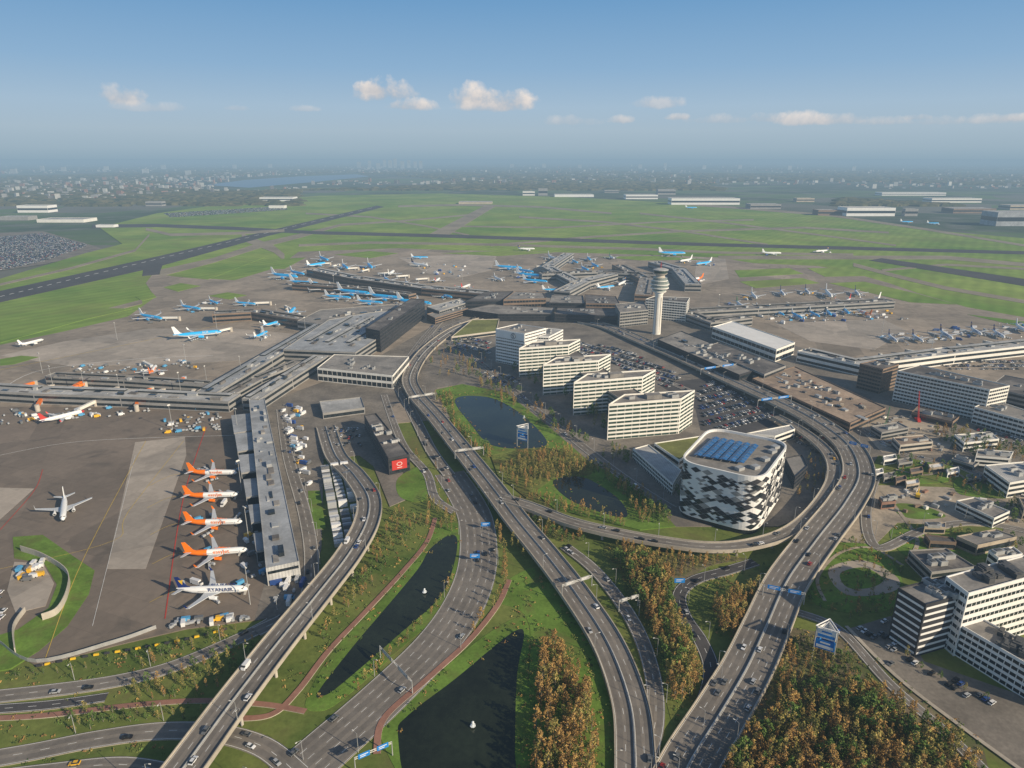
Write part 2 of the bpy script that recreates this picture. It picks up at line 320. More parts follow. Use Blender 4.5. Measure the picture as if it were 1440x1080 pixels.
sheet('building_site', [(1195, 588), (1300, 582), (1345, 612), (1330, 640), (1240, 636)], .7, 'sand', 'sandy building site behind the highway bend', 'building site')
sheet('parking_lot', [(1190, 885), (1256, 865), (1300, 930), (1500, 1000), (1500, 1130), (1420, 1075), (1330, 1005), (1245, 938)], .25, 'paving', 'grey parking lot below the white office block', 'parking lot')
sheet('apron_grass', [(18, 755), (60, 752), (100, 780), (133, 802), (125, 835), (95, 880), (55, 915), (15, 940), (-40, 950), (-40, 905), (25, 885), (68, 855), (80, 822), (62, 792), (20, 785)], .7, 'bank', 'green grass corner with a curved wall on the left apron', 'grass')
sheet('equipment_pad', [(20, 790), (60, 792), (76, 820), (64, 852), (22, 862), (10, 830)], .74, 'concrete_apron', 'small pale pad inside the grass corner', 'apron')
sheet('verge', [(1150, 780), (1215, 760), (1262, 800), (1265, 850), (1200, 862), (1140, 842)], .16, 'bank', 'round green lawn right of the right highway', 'grass', True)
sheet('plaza', [(1165, 800), (1215, 788), (1262, 812), (1255, 832), (1190, 836)], .22, 'concrete_apron', 'oval pale garden plaza on the round lawn', 'plaza', True)
sheet('verge', [(1182, 806), (1215, 798), (1242, 814), (1225, 826), (1192, 826)], .30, 'bank', 'inner green oval of the garden plaza', 'grass', True)
sheet('verge', [(1255, 740), (1330, 745), (1420, 760), (1420, 778), (1330, 790), (1268, 778)], .18, 'bank', 'green lawn behind the white office block', 'grass', True)
sheet('verge', [(1262, 708), (1300, 712), (1330, 726), (1290, 730), (1262, 722)], .26, 'bank', 'small green patch in the middle of the sandy yard', 'grass', True)
sheet('verge', [(1280, 646), (1340, 652), (1335, 676), (1262, 676)], .66, 'bank', 'green plot between road and sandy yard', 'grass', True)
sheet('verge', [(1345, 672), (1385, 680), (1420, 700), (1350, 695)], .24, 'bank', 'green plot above the long low building', 'grass', True)
sheet('verge', [(560, 672), (596, 655), (604, 690), (590, 705), (562, 698)], .66, 'bank', 'small green lawn below the black building', 'grass', True)
sheet('verge', [(433, 690), (450, 690), (458, 742), (437, 745)], .66, 'bank', 'narrow green strip left of the containers', 'grass')
sheet('depot_yard', [(1425, 700), (1520, 700), (1520, 900), (1440, 880), (1400, 780)], .17, 'paving', 'grey yard at the right edge behind the offices', 'yard')
sheet('pond', [(560, 1035), (575, 1005), (640, 955), (700, 905), (727, 886), (737, 892), (727, 950), (724, 1060), (724, 1130), (590, 1130)], .2, 'water', 'large dark pond with a small fountain at the bottom', 'pond', True)
sheet('pond', [(448, 972), (500, 905), (545, 852), (588, 800), (605, 772), (630, 753), (643, 758), (638, 795), (618, 840), (560, 893), (480, 962), (455, 978)], .2, 'water', 'long narrow canal curving beside the left viaduct', 'canal', True)
sheet('pond', [(640, 566), (652, 557), (692, 560), (730, 580), (768, 618), (752, 630), (692, 626), (662, 596)], .7, 'water', 'upper pond in front of the white office slabs', 'pond', True)
sheet('pond', [(778, 676), (820, 671), (868, 700), (882, 726), (850, 722), (800, 702)], .7, 'water', 'small dark pond left of the patterned hotel', 'pond', True)
LAKE = [(290, 260), (345, 253), (420, 248), (500, 245), (520, 248), (440, 256), (350, 264)]
sheet('lake', LAKE, -.4, 'lake_water', 'distant lake beyond the airfield', 'lake', skirt=False)
for x, y in ((665, 1021), (597, 833), (737, 588)):
    p = G(x, y, .7); b = MB()
    b.lathe([(.9, 0), (1.2, .15), (.4, .3), (.25, 1.6), (.6, 2.2), (.2, 2.6)], 10)
    for k in range(10):
        a = k*.63; b.tube((0, 0, 2.0), (1.3*math.cos(a), 1.3*math.sin(a), .3), .12, .05, 4)
    o = b.build('fountain', 'spray'); o.location = p
    tag(o, 'white fountain jet in the %s' % {665: 'large bottom pond', 597: 'long narrow canal', 737: 'upper pond before the white offices'}[x], 'fountain')

# ------------------------------------------------------------------ apron paint
def line(px, w, z, m, label, name='painted_line', cat='painted line'):
    P = cr([G(x, y, z) for x, y in px], 6); b = MB()
    for i in range(len(P)-1):
        d = P[i+1]-P[i]; n = Vector((-d.y, d.x, 0)).normalized()*w/2
        b.poly([P[i]-n, P[i+1]-n, P[i+1]+n, P[i]+n])
    return tag(b.build(name, m), label, cat, None, 'structure')
line([(232, 870), (258, 700), (290, 600)], .6, .72, 'red_paint', 'thin red line down the apron left of the parked airliners')
line([(0, 745), (48, 690), (60, 660)], .5, .72, 'red_paint', 'thin red line at the left edge of the dark apron')
line([(64, 925), (120, 780), (205, 620)], .35, .72, 'yellow_paint', 'yellow taxi line down the middle of the dark apron')
line([(0, 800), (160, 760), (180, 720), (258, 620)], .3, .72, 'yellow_paint', 'curved yellow taxi line across the dark apron')
line([(0, 640), (120, 620), (330, 612)], .4, .72, 'white_paint', 'white line across the upper dark apron')
line([(130, 880), (170, 720), (190, 640)], .2, .72, 'white_paint', 'white line beside the pale strip')
for i, (x, y) in enumerate([(300, 665), (297, 696), (301, 734), (304, 775), (300, 829)]):
    line([(x-90, y+18), (x-60, y+4), (x-30, y+1), (x+42, y-1)], .3, .73, 'yellow_paint', 'yellow lead in line under the airliner of stand %s from the top' % ['one', 'two', 'three', 'four', 'five'][i])
line([(0, 520), (200, 480), (390, 440)], .8, .72, 'yellow_paint', 'yellow line through the upper left apron')
line([(0, 548), (60, 520), (190, 505), (300, 500)], .8, .72, 'white_paint', 'white line through the upper left apron')
line([(1270, 795), (1225, 770), (1180, 778), (1150, 812), (1160, 845)], 2, .3, 'sand', 'pale footpath around the round lawn', 'garden_path', 'path')
line([(1240, 690), (1265, 720), (1290, 760), (1275, 790)], 2.5, .34, 'sand', 'pale footpath between yard and lawn', 'garden_path', 'path')
line([(1190, 880), (1260, 950), (1350, 1020), (1440, 1085)], 2, .6, 'deck_concrete', 'pale paved strip along the bottom right track', 'garden_path', 'path')
line([(1300, 590), (1340, 570), (1390, 590), (1440, 620)], 5, .75, 'sand', 'sandy track behind the building site', 'garden_path', 'path')
line([(1260, 660), (1300, 668), (1340, 662), (1375, 690)], 2, .72, 'sand', 'curved pale path through the green plots', 'garden_path', 'path')
line([(1285, 750), (1340, 768), (1400, 764)], 2, .3, 'sand', 'curved pale path over the lawn behind the offices', 'garden_path', 'path')
b = MB()
for k in range(40):
    t = k/40; a = G(0+t*530, 417-t*126.5, .8); c = G((t+.012)*530, 417-(t+.012)*126.5, .8); n = Vector((-(c-a).y, (c-a).x, 0)).normalized()*1.2
    b.poly([a-n, c-n, c+n, a+n])
tag(b.build('centreline', 'white_paint'), 'dashed white centreline of the left runway', 'painted line', None, 'structure')

# ------------------------------------------------------------------ roads
cars = []; lamps = []; ROADS = []
def road(label, pts, w, z, m='asphalt', lanes=2, car=0, lamp=0, elev=False, split=False, phrase='', edge='white_paint', cat='road', name='road'):
    zl = z if isinstance(z, (list, tuple)) else [z]*len(pts)
    P = cr([G(x, y, zz) for (x, y), zz in zip(pts, zl)], 10)
    ROADS.append((P, w))
    L = []; R = []; N = []
    for i, p in enumerate(P):
        d = (P[min(i+1, len(P)-1)]-P[max(i-1, 0)]); d.z = 0; n = Vector((-d.y, d.x, 0)).normalized(); N.append(n); L.append(p+n*w/2); R.append(p-n*w/2)
    b = MB()
    th = 1.4 if elev else .3
    dn = lambda q: Vector((q.x, q.y, max(q.z-th, 0) if q.z-th > .6 else 0))
    for i in range(len(P)-1):
        b.poly([R[i], R[i+1], L[i+1], L[i]], 0)
        b.poly([dn(R[i]), dn(R[i+1]), R[i+1], R[i]], 1); b.poly([L[i], L[i+1], dn(L[i+1]), dn(L[i])], 1)
        if P[i].z > 2: b.poly([dn(L[i]), dn(L[i+1]), dn(R[i+1]), dn(R[i])], 1)
    r = b.build(name, [m, 'deck_concrete']); tag(r, label, cat, None, 'structure')
    if elev:
        for side in (1, -1):
            b = MB()
            for i in range(len(P)-1):
                o0 = P[i]+N[i]*side*(w/2+.01); o1 = P[i+1]+N[i+1]*side*(w/2+.01); i0 = P[i]+N[i]*side*(w/2-.45); i1 = P[i+1]+N[i+1]*side*(w/2-.45); u = Vector((0, 0, 1.0)); dd = Vector((0, 0, -.5))
                b.poly([o0+dd, o1+dd, o1+u, o0+u]); b.poly([o0+u, o1+u, i1+u, i0+u]); b.poly([i0+u, i1+u, i1, i0])
            b.build('parapet', 'deck_concrete', r)
        acc = 0
        for i in range(1, len(P)):
            acc += (P[i]-P[i-1]).length
            if acc > 26 and P[i].z > 3:
                acc = 0; a = math.atan2(N[i].y, N[i].x); b = MB(); zt = P[i].z-1.4
                for s in ((-.3, .3) if w > 12 else (0,)):
                    b.tube(P[i]+N[i]*w*s-Vector((0, 0, P[i].z)), P[i]+N[i]*w*s-Vector((0, 0, 1.8)), .8, .8, 8)
                b.box((P[i].x, P[i].y, zt-.4), (w*.85, 1.6, .78), a)
                b.build('pier', 'concrete', r)
    cum = [0]
    for i in range(1, len(P)): cum.append(cum[-1]+(P[i]-P[i-1]).length)
    tot = cum[-1]
    def at(s):
        s = max(0, min(tot-.01, s)); lo = 0
        for i in range(len(cum)-1):
            if cum[i+1] > s: lo = i; break
        t = (s-cum[lo])/max(1e-6, cum[lo+1]-cum[lo]); return P[lo].lerp(P[lo+1], t), N[lo].lerp(N[lo+1], t).normalized()
    if lanes:
        b = MB(); up = Vector((0, 0, .05)); e = w/2-(.9 if elev else .5)
        def seg(o, s0, s1, ww=.16, st=4):
            k = max(1, int((s1-s0)/st))
            for q in range(k):
                p0, n0 = at(s0+(s1-s0)*q/k); p1, n1 = at(s0+(s1-s0)*(q+1)/k)
                b.poly([p0+n0*(o-ww)+up, p1+n1*(o-ww)+up, p1+n1*(o+ww)+up, p0+n0*(o+ww)+up])
        seg(e, 0, tot, .10); seg(-e, 0, tot, .10)
        lw = 2*e/lanes
        for q in range(1, lanes):
            o = -e+lw*q
            if split and q == lanes//2: seg(o-.5, 0, tot, .09); seg(o+.5, 0, tot, .09); continue
            s = 0
            while s < tot-4: seg(o, s, s+3.5, .10); s += 10
        b.build('lane_marking', edge, r)
        b = MB()
        for q in range(lanes):
            o = -e+lw*(q+.5)
            for i in range(len(P)-1):
                b.poly([P[i]+N[i]*(o-lw*.28)+up*.5, P[i+1]+N[i+1]*(o-lw*.28)+up*.5, P[i+1]+N[i+1]*(o+lw*.28)+up*.5, P[i]+N[i]*(o+lw*.28)+up*.5])
        b.build('worn_lane', 'worn' if m == 'asphalt' else 'asphalt_dark', r)
        if split:
            b = MB()
            for i in range(len(P)-1):
                for sd in (-.18, .18):
                    p0 = P[i]+N[i]*sd; p1 = P[i+1]+N[i+1]*sd; b.poly([p0, p1, p1+Vector((0, 0, .8)), p0+Vector((0, 0, .8))])
                b.poly([P[i]-N[i]*.18+Vector((0, 0, .8)), P[i+1]-N[i+1]*.18+Vector((0, 0, .8)), P[i+1]+N[i+1]*.18+Vector((0, 0, .8)), P[i]+N[i]*.18+Vector((0, 0, .8))])
            b.build('median_barrier', 'steel', r)
        for q in range(int(car)):
            s = rnd.uniform(0, tot); k = rnd.randrange(lanes); o = -e+lw*(k+.5); p, n = at(s); p2, _ = at(s+1)
            d = p2-p; h = math.atan2(d.y, d.x)+(math.pi if (k >= lanes/2 and (split or lanes == 2)) else 0)
            cars.append((p+n*o, h, 'driving on '+phrase, 1))
    if lamp:
        s = rnd.uniform(5, 20); sd = 1
        while s < tot:
            p, n = at(s); q = p+n*sd*(w/2+.6 if not elev else w/2-.2)
            lamps.append((q, math.atan2(-n.y*sd, -n.x*sd), phrase)); s += lamp
            if w > 12: sd = -sd
    return P, N
road('long curved concrete viaduct with two carriageways on the left', [(205, 1150), (262, 1075), (328, 985), (390, 905), (447, 835), (490, 780), (515, 735), (518, 700), (498, 668), (472, 640), (458, 600)], 17, [9, 9, 9, 9, 9, 9, 9, 8, 6, 3, .8], elev=True, lanes=4, split=True, car=14, lamp=34, phrase='the left viaduct', name='viaduct', cat='viaduct')
road('central highway climbing past the ponds on low piers', [(893, 1150), (893, 1060), (885, 985), (855, 905), (810, 835), (768, 780), (728, 732), (690, 682), (650, 632), (612, 585), (582, 550), (578, 525), (602, 490), (645, 460), (700, 443)], 17, [.9, 1, 1.5, 2.5, 4, 5, 6, 7, 7, 7, 6, 5, 3, 1, .8], elev=True, lanes=4, split=True, car=26, lamp=36, phrase='the central highway', name='highway', cat='highway')
road('narrow slip road right of the central highway', [(795, 768), (835, 800), (872, 845), (900, 893), (918, 950), (922, 1010), (908, 1070), (885, 1150)], 8, .75, lanes=2, car=5, lamp=30, phrase='the slip road beside the birch strip')
road('broad surface road between canal and large pond', [(350, 1150), (445, 1065), (540, 980), (615, 905), (655, 845), (672, 790), (670, 735), (655, 700), (632, 665)], 24, .22, lanes=5, car=12, lamp=36, phrase='the broad road between the two ponds')
road('two lane road rising beside the black building', [(632, 668), (608, 635), (590, 600), (572, 565), (560, 545), (548, 530)], 10, .80, lanes=2, car=9, lamp=36, phrase='the road beside the black building')
road('curved road around the black building', [(640, 720), (612, 700), (600, 665), (570, 630), (552, 590), (540, 555)], 7, .83, lanes=2, car=4, phrase='the curved road below the hall')
road('wide right highway sweeping around the patterned hotel', [(935, 1150), (972, 1070), (1012, 1005), (1050, 940), (1078, 880), (1108, 815), (1150, 757), (1190, 705), (1208, 665), (1192, 625), (1145, 590), (1090, 562), (1030, 535), (960, 503), (900, 478), (850, 458), (800, 448)], 23, [.8, .9, 1.5, 3, 5, 6, 8, 8, 8, 8, 8, 7, 6, 5, 4, 3, 2], elev=True, lanes=6, split=True, car=64, lamp=36, phrase='the right highway', name='highway', cat='highway')
road('elevated loop road passing in front of the patterned hotel', [(705, 700), (745, 712), (800, 733), (860, 748), (930, 761), (1000, 769), (1060, 764), (1112, 746), (1150, 712), (1172, 672), (1165, 638), (1130, 607), (1090, 585)], 10, [7, 7, 7, 7, 7, 7, 7, 7, 7, 7, 7, 7, 6.5], elev=True, lanes=2, car=14, lamp=36, phrase='the elevated loop road', name='viaduct', cat='viaduct')
road('dark asphalt hook road between the birch groves', [(1062, 790), (1020, 803), (978, 815), (956, 835), (962, 865), (985, 900), (1000, 940), (992, 985), (968, 1030), (940, 1080), (915, 1150)], 8, .35, m='asphalt_dark', lanes=2, car=6, lamp=30, phrase='the dark hook road')
road('road along the bottom left edge of the apron', [(-60, 985), (60, 972), (160, 958), (240, 938), (320, 905), (375, 878), (420, 848)], 9, .3, lanes=2, car=4, lamp=34, phrase='the road below the apron')
road('lower grassy road at the bottom left', [(-60, 1075), (40, 1058), (130, 1040), (220, 1028), (300, 1030), (370, 1050), (420, 1090)], 10, .32, lanes=2, car=4, lamp=34, phrase='the lowest left road')
road('third surface road in the bottom left corner', [(-60, 1100), (60, 1085), (170, 1075), (260, 1090)], 8, .36, lanes=2, car=2, phrase='the bottom left corner road')
road('thin service lane beside the left viaduct', [(-60, 1000), (60, 992), (150, 980)], 6, .34, m='asphalt_dark', lanes=2, car=0, phrase='the thin service lane')
road('straight service road between pier and containers', [(395, 575), (405, 640), (428, 720), (438, 790), (425, 850), (360, 888)], 9, .85, lanes=2, car=9, lamp=34, phrase='the service road behind the pier')
road('red cycle path along the canal', [(612, 728), (600, 762), (565, 805), (512, 862), (462, 915), (418, 972), (380, 1005), (320, 1010)], 3.0, .38, m='redpath', lanes=0, name='cycle_path', cat='path')
road('red cycle path crossing the lower left grass', [(-60, 1012), (60, 1006), (180, 992), (280, 985), (370, 990), (430, 1000)], 3.0, .40, m='redpath', lanes=0, name='cycle_path', cat='path')
road('red cycle path between the broad road and large pond', [(530, 1060), (540, 1010), (600, 955), (660, 900), (700, 850), (716, 815)], 3.0, .41, m='redpath', lanes=0, name='cycle_path', cat='path')
road('tree lined street before the white office slabs', [(625, 480), (668, 505), (712, 540), (752, 575), (800, 612), (855, 655), (905, 690), (945, 715)], 9, .87, lanes=2, car=18, lamp=32, phrase='the street before the white offices')
road('road through the car park area', [(700, 470), (790, 488), (880, 515), (960, 545), (1000, 565)], 9, .89, lanes=2, car=14, phrase='the road behind the white offices')
road('road beside the sandy yard on the right', [(1205, 600), (1280, 640), (1350, 655), (1420, 690), (1500, 730)], 9, .9, lanes=2, car=12, lamp=40, phrase='the road above the sandy yard')
road('track beside the parking lot at the bottom right', [(1120, 860), (1180, 885), (1250, 960), (1330, 1030), (1400, 1100)], 6, .5, lanes=2, car=2, phrase='the track by the birch wood')
road('campus road right of the lawn', [(1235, 660), (1218, 720), (1235, 770), (1300, 745), (1380, 735), (1500, 760)], 7, .52, lanes=2, car=5, lamp=34, phrase='the campus road')
road('forecourt road before the central terminal', [(600, 480), (640, 455), (700, 442), (790, 452), (880, 462)], 12, .93, lanes=3, car=22, phrase='the forecourt before the central terminal')
road('road between the hall and the left terminal', [(552, 535), (575, 505), (602, 470), (630, 445), (680, 436)], 12, .95, lanes=3, car=16, phrase='the road beside the dark glass office')

# ------------------------------------------------------------------ buildings
def inset(P, d):
    n = len(P); out = []
    for i in range(n):
        a, p, c = Vector(P[i-1][:2]), Vector(P[i][:2]), Vector(P[(i+1) % n][:2])
        e1 = (p-a).normalized(); e2 = (c-p).normalized(); n1 = Vector((-e1.y, e1.x)); n2 = Vector((-e2.y, e2.x)); k = n1+n2
        k = k/max(.3, (1+n1.dot(n2))); out.append(p+k*d)
    return out
def bld(label, px, h, wall='concrete', roof='roof_grey', floors=0, win='glass', name='building', cat='building', group=None, units=0, fins=0, wh=.5, world=False, base=0, par=.8, minlen=8, unitm='steel'):
    P = px if world else [G(x, y, h) for x, y in px]
    P = ccw([Vector((p[0], p[1], 0)) for p in P]); n = len(P)
    c = sum(P, Vector((0, 0, 0)))/n; org = (c.x, c.y, 0)
    e = empty(name, org); tag(e, label, cat, group)
    t = par; inn = inset(P, .4)
    b = MB(); b.prism(P, base, h+t)
    for i in range(n):
        j = (i+1) % n
        b.poly([(P[i].x, P[i].y, h+t), (P[j].x, P[j].y, h+t), (inn[j].x, inn[j].y, h+t), (inn[i].x, inn[i].y, h+t)])
        b.poly([(inn[i].x, inn[i].y, h+t), (inn[j].x, inn[j].y, h+t), (inn[j].x, inn[j].y, h), (inn[i].x, inn[i].y, h)])
    b.build('wall', wall, e, org)
    b = MB(); b.poly([(p.x, p.y, h) for p in inn]); b.build('roof', roof, e, org)
    if floors:
        fh = (h-base)/floors
        for k in range(floors):
            z0 = base+fh*(k+.5-wh/2); z1 = z0+fh*wh
            for i in range(n):
                a, q = P[i], P[(i+1) % n]; d = q-a; Ln = d.length
                if Ln < minlen: continue
                d.normalize(); o = Vector((d.y, -d.x, 0)); mid = (a+q)/2+o*.06; b = MB()
                b.box((mid.x, mid.y, (z0+z1)/2), (Ln-1.4, .14, z1-z0), math.atan2(d.y, d.x))
                if fins:
                    s = .7+fins
                    while s < Ln-.7-.3:
                        m_ = a+d*s+o*.1; b.box((m_.x, m_.y, (z0+z1)/2), (.35, .3, z1-z0-.02), math.atan2(d.y, d.x), 1); s += fins
                b.build('ribbon_window', [win, wall], e, org)
    for k in range(units):
        i = rnd.randrange(n); w1, w2 = rnd.uniform(.15, .85), rnd.uniform(.3, .7)
        A_, B_, C_, D_ = P[0], P[n//4 if n > 4 else 1], P[n//2], P[(3*n)//4 if n > 4 else 3 % n]
        q = (A_*(1-w1)+B_*w1)*(1-w2)+(D_*(1-w1)+C_*w1)*w2
        if not inpoly(q.x, q.y, P): continue
        d = P[1]-P[0]; hh = rnd.uniform(1.4, 3.2); sx, sy = rnd.uniform(2.5, 8), rnd.uniform(2, 4.5)
        b = MB(); b.box((q.x, q.y, h+hh/2+.01), (sx, sy, hh), math.atan2(d.y, d.x)); b.box((q.x, q.y, h+hh+.2), (sx*.6, sy*.6, .35), math.atan2(d.y, d.x), 1)
        b.build('roof_unit', [unitm, 'dark_metal'], e, org)
    return e, P, org
def band(pts, w, z):
    P = [G(x, y, z) for x, y in pts]; L = []; R = []
    for i, p in enumerate(P):
        d = P[min(i+1, len(P)-1)]-P[max(i-1, 0)]; n = Vector((-d.y, d.x, 0)).normalized(); L.append(p+n*w/2); R.append(p-n*w/2)
    return L+R[::-1]
def skyl(e, org, pts, h, w=.16, step=13, off=0):
    P = [G(x, y, h) for x, y in pts]; k = 0
    for i in range(len(P)-1):
        d = P[i+1]-P[i]; Ln = d.length; d.normalize(); n = Vector((-d.y, d.x, 0)); s = step*.5
        while s < Ln and k < 40:
            p = P[i]+d*s+n*off+n*rnd.uniform(-5, 5); hh = rnd.choice([.5, .8, 1.6, 2.6]); b = MB(); b.box((p.x, p.y, h+hh/2+.01), (rnd.uniform(2, 11), rnd.uniform(1.4, 5), hh), math.atan2(d.y, d.x), 0)
            b.build('roof_light_box' if hh < 1 else 'roof_unit', [rnd.choice(['glass', 'roof_dark', 'roof_grey', 'steel', 'roof_light'])], e, org); s += step*rnd.uniform(.4, 1.7); k += 1
def pierb(label, pts, w, h, roof='roof_light', wall='grey_wall', floors=2, units=0, **k):
    r = bld(label, band(pts, w, h), h, wall, roof, floors, name='pier_building', cat='pier building', world=True, wh=.45, **k)
    # raised dark glazed clerestory along the spine
    P = [G(x, y, h) for x, y in pts]
    for i in range(len(P)-1):
        d = P[i+1]-P[i]; Ln = d.length; d.normalize(); m_ = (P[i]+P[i+1])/2+Vector((-d.y, d.x, 0))*w*.27; b = MB(); b.box((m_.x, m_.y, h+.9), (Ln*.86, w*.2, 1.78), math.atan2(d.y, d.x)); b.box((m_.x, m_.y, h+1.9), (Ln*.88, w*.24, .2), math.atan2(d.y, d.x), 1)
        b.build('clerestory', ['glass', roof], r[0], r[2])
    skyl(r[0], r[2], pts, h, off=-w*.12); return r

e, P, org = bld('long low pier with pale roof behind the orange tailed airliners', [(350, 562), (372, 560), (421, 790), (374, 800)], 12, 'roof_light', 'roof_blue', 2, name='pier_building', cat='pier building', wh=.3, par=.5)
skyl(e, org, [(362, 570), (396, 790)], 12, step=12)
for (x, y) in [(338, 590), (343, 616), (348, 646), (355, 680), (362, 716), (369, 756)]:
    q = ccw([G(a, c, 9) for a, c in ((x-13, y-6), (x+14, y-9), (x+20, y+14), (x-9, y+19))]); b = MB(); b.prism(q, 0, 9, 0, 1)
    qq = [Vector((p.x, p.y, 0)) for p in q]
    for i in range(4):
        a, c = qq[i], qq[(i+1) % 4]; d = (c-a); Ln = d.length; d.normalize(); mid = (a+c)/2+Vector((d.y, -d.x, 0))*.05
        b.box((mid.x, mid.y, 4.6), (Ln-1, .12, 6), math.atan2(d.y, d.x), 2)
    b.build('gate_pavilion', ['grey_wall', 'roof_blue', 'glass'], e, org)
pierb('left pier running from the left edge with orange bridges', [(-80, 541), (60, 549), (180, 553), (330, 560)], 24, 11)
pierb('short pier wing branching at the upper left', [(70, 527), (180, 532), (300, 540)], 14, 10, 'roof_grey')
pierb('diagonal pale connector roof towards the main terminal', [(290, 552), (370, 505), (455, 455)], 22, 13, 'roof_blue')
pierb('second diagonal corridor roof above the low pier', [(352, 562), (400, 532), (452, 500)], 18, 12, 'roof_light')
pierb('lower pale flat roof strip beside the two corridors', [(318, 556), (360, 533), (420, 508)], 14, 10, 'roof_grey')
e, P, org = bld('broad left terminal hall with pale stepped roof', [(398, 492), (462, 450), (520, 440), (560, 436), (578, 446), (500, 496)], 16, 'grey_wall', 'roof_blue', 3, units=8, cat='terminal', name='terminal_building')
for a, c in (((425, 485), (500, 442)), ((450, 487), (530, 442)), ((480, 488), (560, 441))):
    A2, B2 = G(a[0], a[1], 16), G(c[0], c[1], 16); d = B2-A2; b = MB(); m_ = (A2+B2)/2; b.box((m_.x, m_.y, 17), (d.length*.8, 5, 2), math.atan2(d.y, d.x)); b.box((m_.x, m_.y, 18.1), (d.length*.81, 5.6, .2), math.atan2(d.y, d.x), 1); b.build('roof_lantern', ['glass', 'roof_light'], e, org)
    skyl(e, org, [(a[0]+12, a[1]), (c[0]+12, c[1])], 16, step=16)
e, P, org = bld('upper left terminal wing with light roof', [(418, 452), (450, 436), (560, 428), (590, 436), (540, 446), (460, 458)], 14, 'grey_wall', 'roof_grey', 2, units=6, cat='terminal', name='terminal_building'); skyl(e, org, [(440, 450), (570, 433)], 14)
bld('long dark glass office beside the left terminal', [(514, 462), (578, 420), (597, 422), (534, 466)], 28, 'dark_wall', 'roof_dark', 6, units=3, fins=4, cat='office', name='office_building')
bld('square grey hall with ribbed roof', [(446, 518), (470, 499), (575, 502), (552, 529)], 15, 'facade_white', 'roof_grey', 2, units=8, fins=6, wh=.6)
bld('small flat white canopy roof below the hall', [(449, 565), (508, 559), (513, 574), (454, 582)], 6, 'grey_wall', 'roof_light', 1)
e, P, org = bld('long black building with a red emblem on its end', [(512, 585), (529, 582), (576, 640), (546, 646)], 14, 'dark_wall', 'roof_dark', 3, units=8, cat='office', name='office_building', unitm='roof_light')
nr = sorted(P, key=lambda p: p.y)[:2]; nr.sort(key=lambda p: p.x); d = (nr[1]-nr[0]); Ln = d.length; d.normalize(); o_ = Vector((d.y, -d.x, 0)); an = math.atan2(d.y, d.x)
b = MB(); mid = (nr[0]+nr[1])/2+o_*.22; b.box((mid.x, mid.y, 8), (Ln*.7, .2, 8), an)
q0 = mid+o_*.14; f = lambda t, r: (q0.x+d.x*r*1.4*math.cos(t), q0.y+d.y*r*1.4*math.cos(t), 8.6+r*math.sin(t))
for k in range(16):
    t0 = k*2*math.pi/16; t1 = (k+1)*2*math.pi/16; b.poly([f(t0, 1.3), f(t0, 1.6), f(t1, 1.6), f(t1, 1.3)], 1)
b.box((q0.x, q0.y, 5.6), (4, .06, .4), an, 1)
b.build('emblem_panel', ['red', 'white'], e, org)
slabs_ = [('rearmost', [(730, 491), (800, 486), (816, 478), (748, 482)]), ('second', [(764, 514), (842, 508), (859, 499), (782, 504)]), ('third', [(807, 539), (904, 531), (922, 521), (826, 527)]), ('nearest', [(856, 570), (958, 562), (977, 550), (878, 556)])]
for nm, p in slabs_:
    e, P, org = bld(nm + ' of the four white banded office slabs', p, 33, 'facade_white', 'roof_grey', 9, 'glass_green', units=5, fins=7.2, wh=.5, name='office_building', cat='office', group='row of white office slabs', base=0, par=1.3)
    c = sum(P, Vector())/4; d = P[1]-P[0]
    b = MB(); b.box((c.x, c.y, 34.8), (14, 7, 3.5), math.atan2(d.y, d.x)); b.build('plant_room', 'roof_grey', e, org)
bld('long dark glazed spine joining the white office slabs', [(780, 500), (812, 494), (905, 556), (872, 562)], 22, 'grey_wall', 'roof_dark', 6, 'glass_green', units=6, name='link_block', cat='office')
e, P, org = bld('tall white hotel with round black emblem', [(697, 463), (738, 470), (768, 462), (728, 456)], 41, 'white', 'roof_grey', 11, 'glass', units=4, wh=.35, fins=3, name='hotel_building', cat='hotel')
bld('white hotel wing right of the emblem hotel', [(742, 473), (770, 462), (792, 464), (772, 474)], 34, 'white', 'roof_light', 9, units=3, wh=.4, fins=3, name='hotel_building', cat='hotel')
i0 = min(range(4), key=lambda i: P[i].x); a, q = P[i0], P[(i0+1) % 4]; d = (q-a); Ln = d.length; d.normalize(); o_ = Vector((d.y, -d.x, 0)); c0 = a+d*Ln*.62+o_*.5
def disc(b, c, n, r, th, m, z):
    b.tube(Vector((c.x, c.y, z)), Vector((c.x, c.y, z))+n*th, r, r, 20, m)
b = MB(); bl = (a+q)/2+o_*.3; b.box((bl.x, bl.y, 36.5), (Ln-1, .35, 9), math.atan2(d.y, d.x), 0); disc(b, c0, o_, 3.4, .25, 1, 36.5); disc(b, c0+o_*.26, o_, 2.7, .08, 0, 36.5)
for zz, sx in ((38, 1), (36.5, 0), (35, -1)): b.box(((c0+o_*.42).x, (c0+o_*.42).y, zz), (2.4, .1, .6), math.atan2(d.y, d.x), 1)
b.box(((c0+o_*.42-d*.9).x, (c0+o_*.42-d*.9).y, 37.2), (.6, .1, 1.5), math.atan2(d.y, d.x), 1); b.box(((c0+o_*.42+d*.9).x, (c0+o_*.42+d*.9).y, 35.8), (.6, .1, 1.5), math.atan2(d.y, d.x), 1)
b.build('emblem', ['white', 'dark_wall'], e, org)

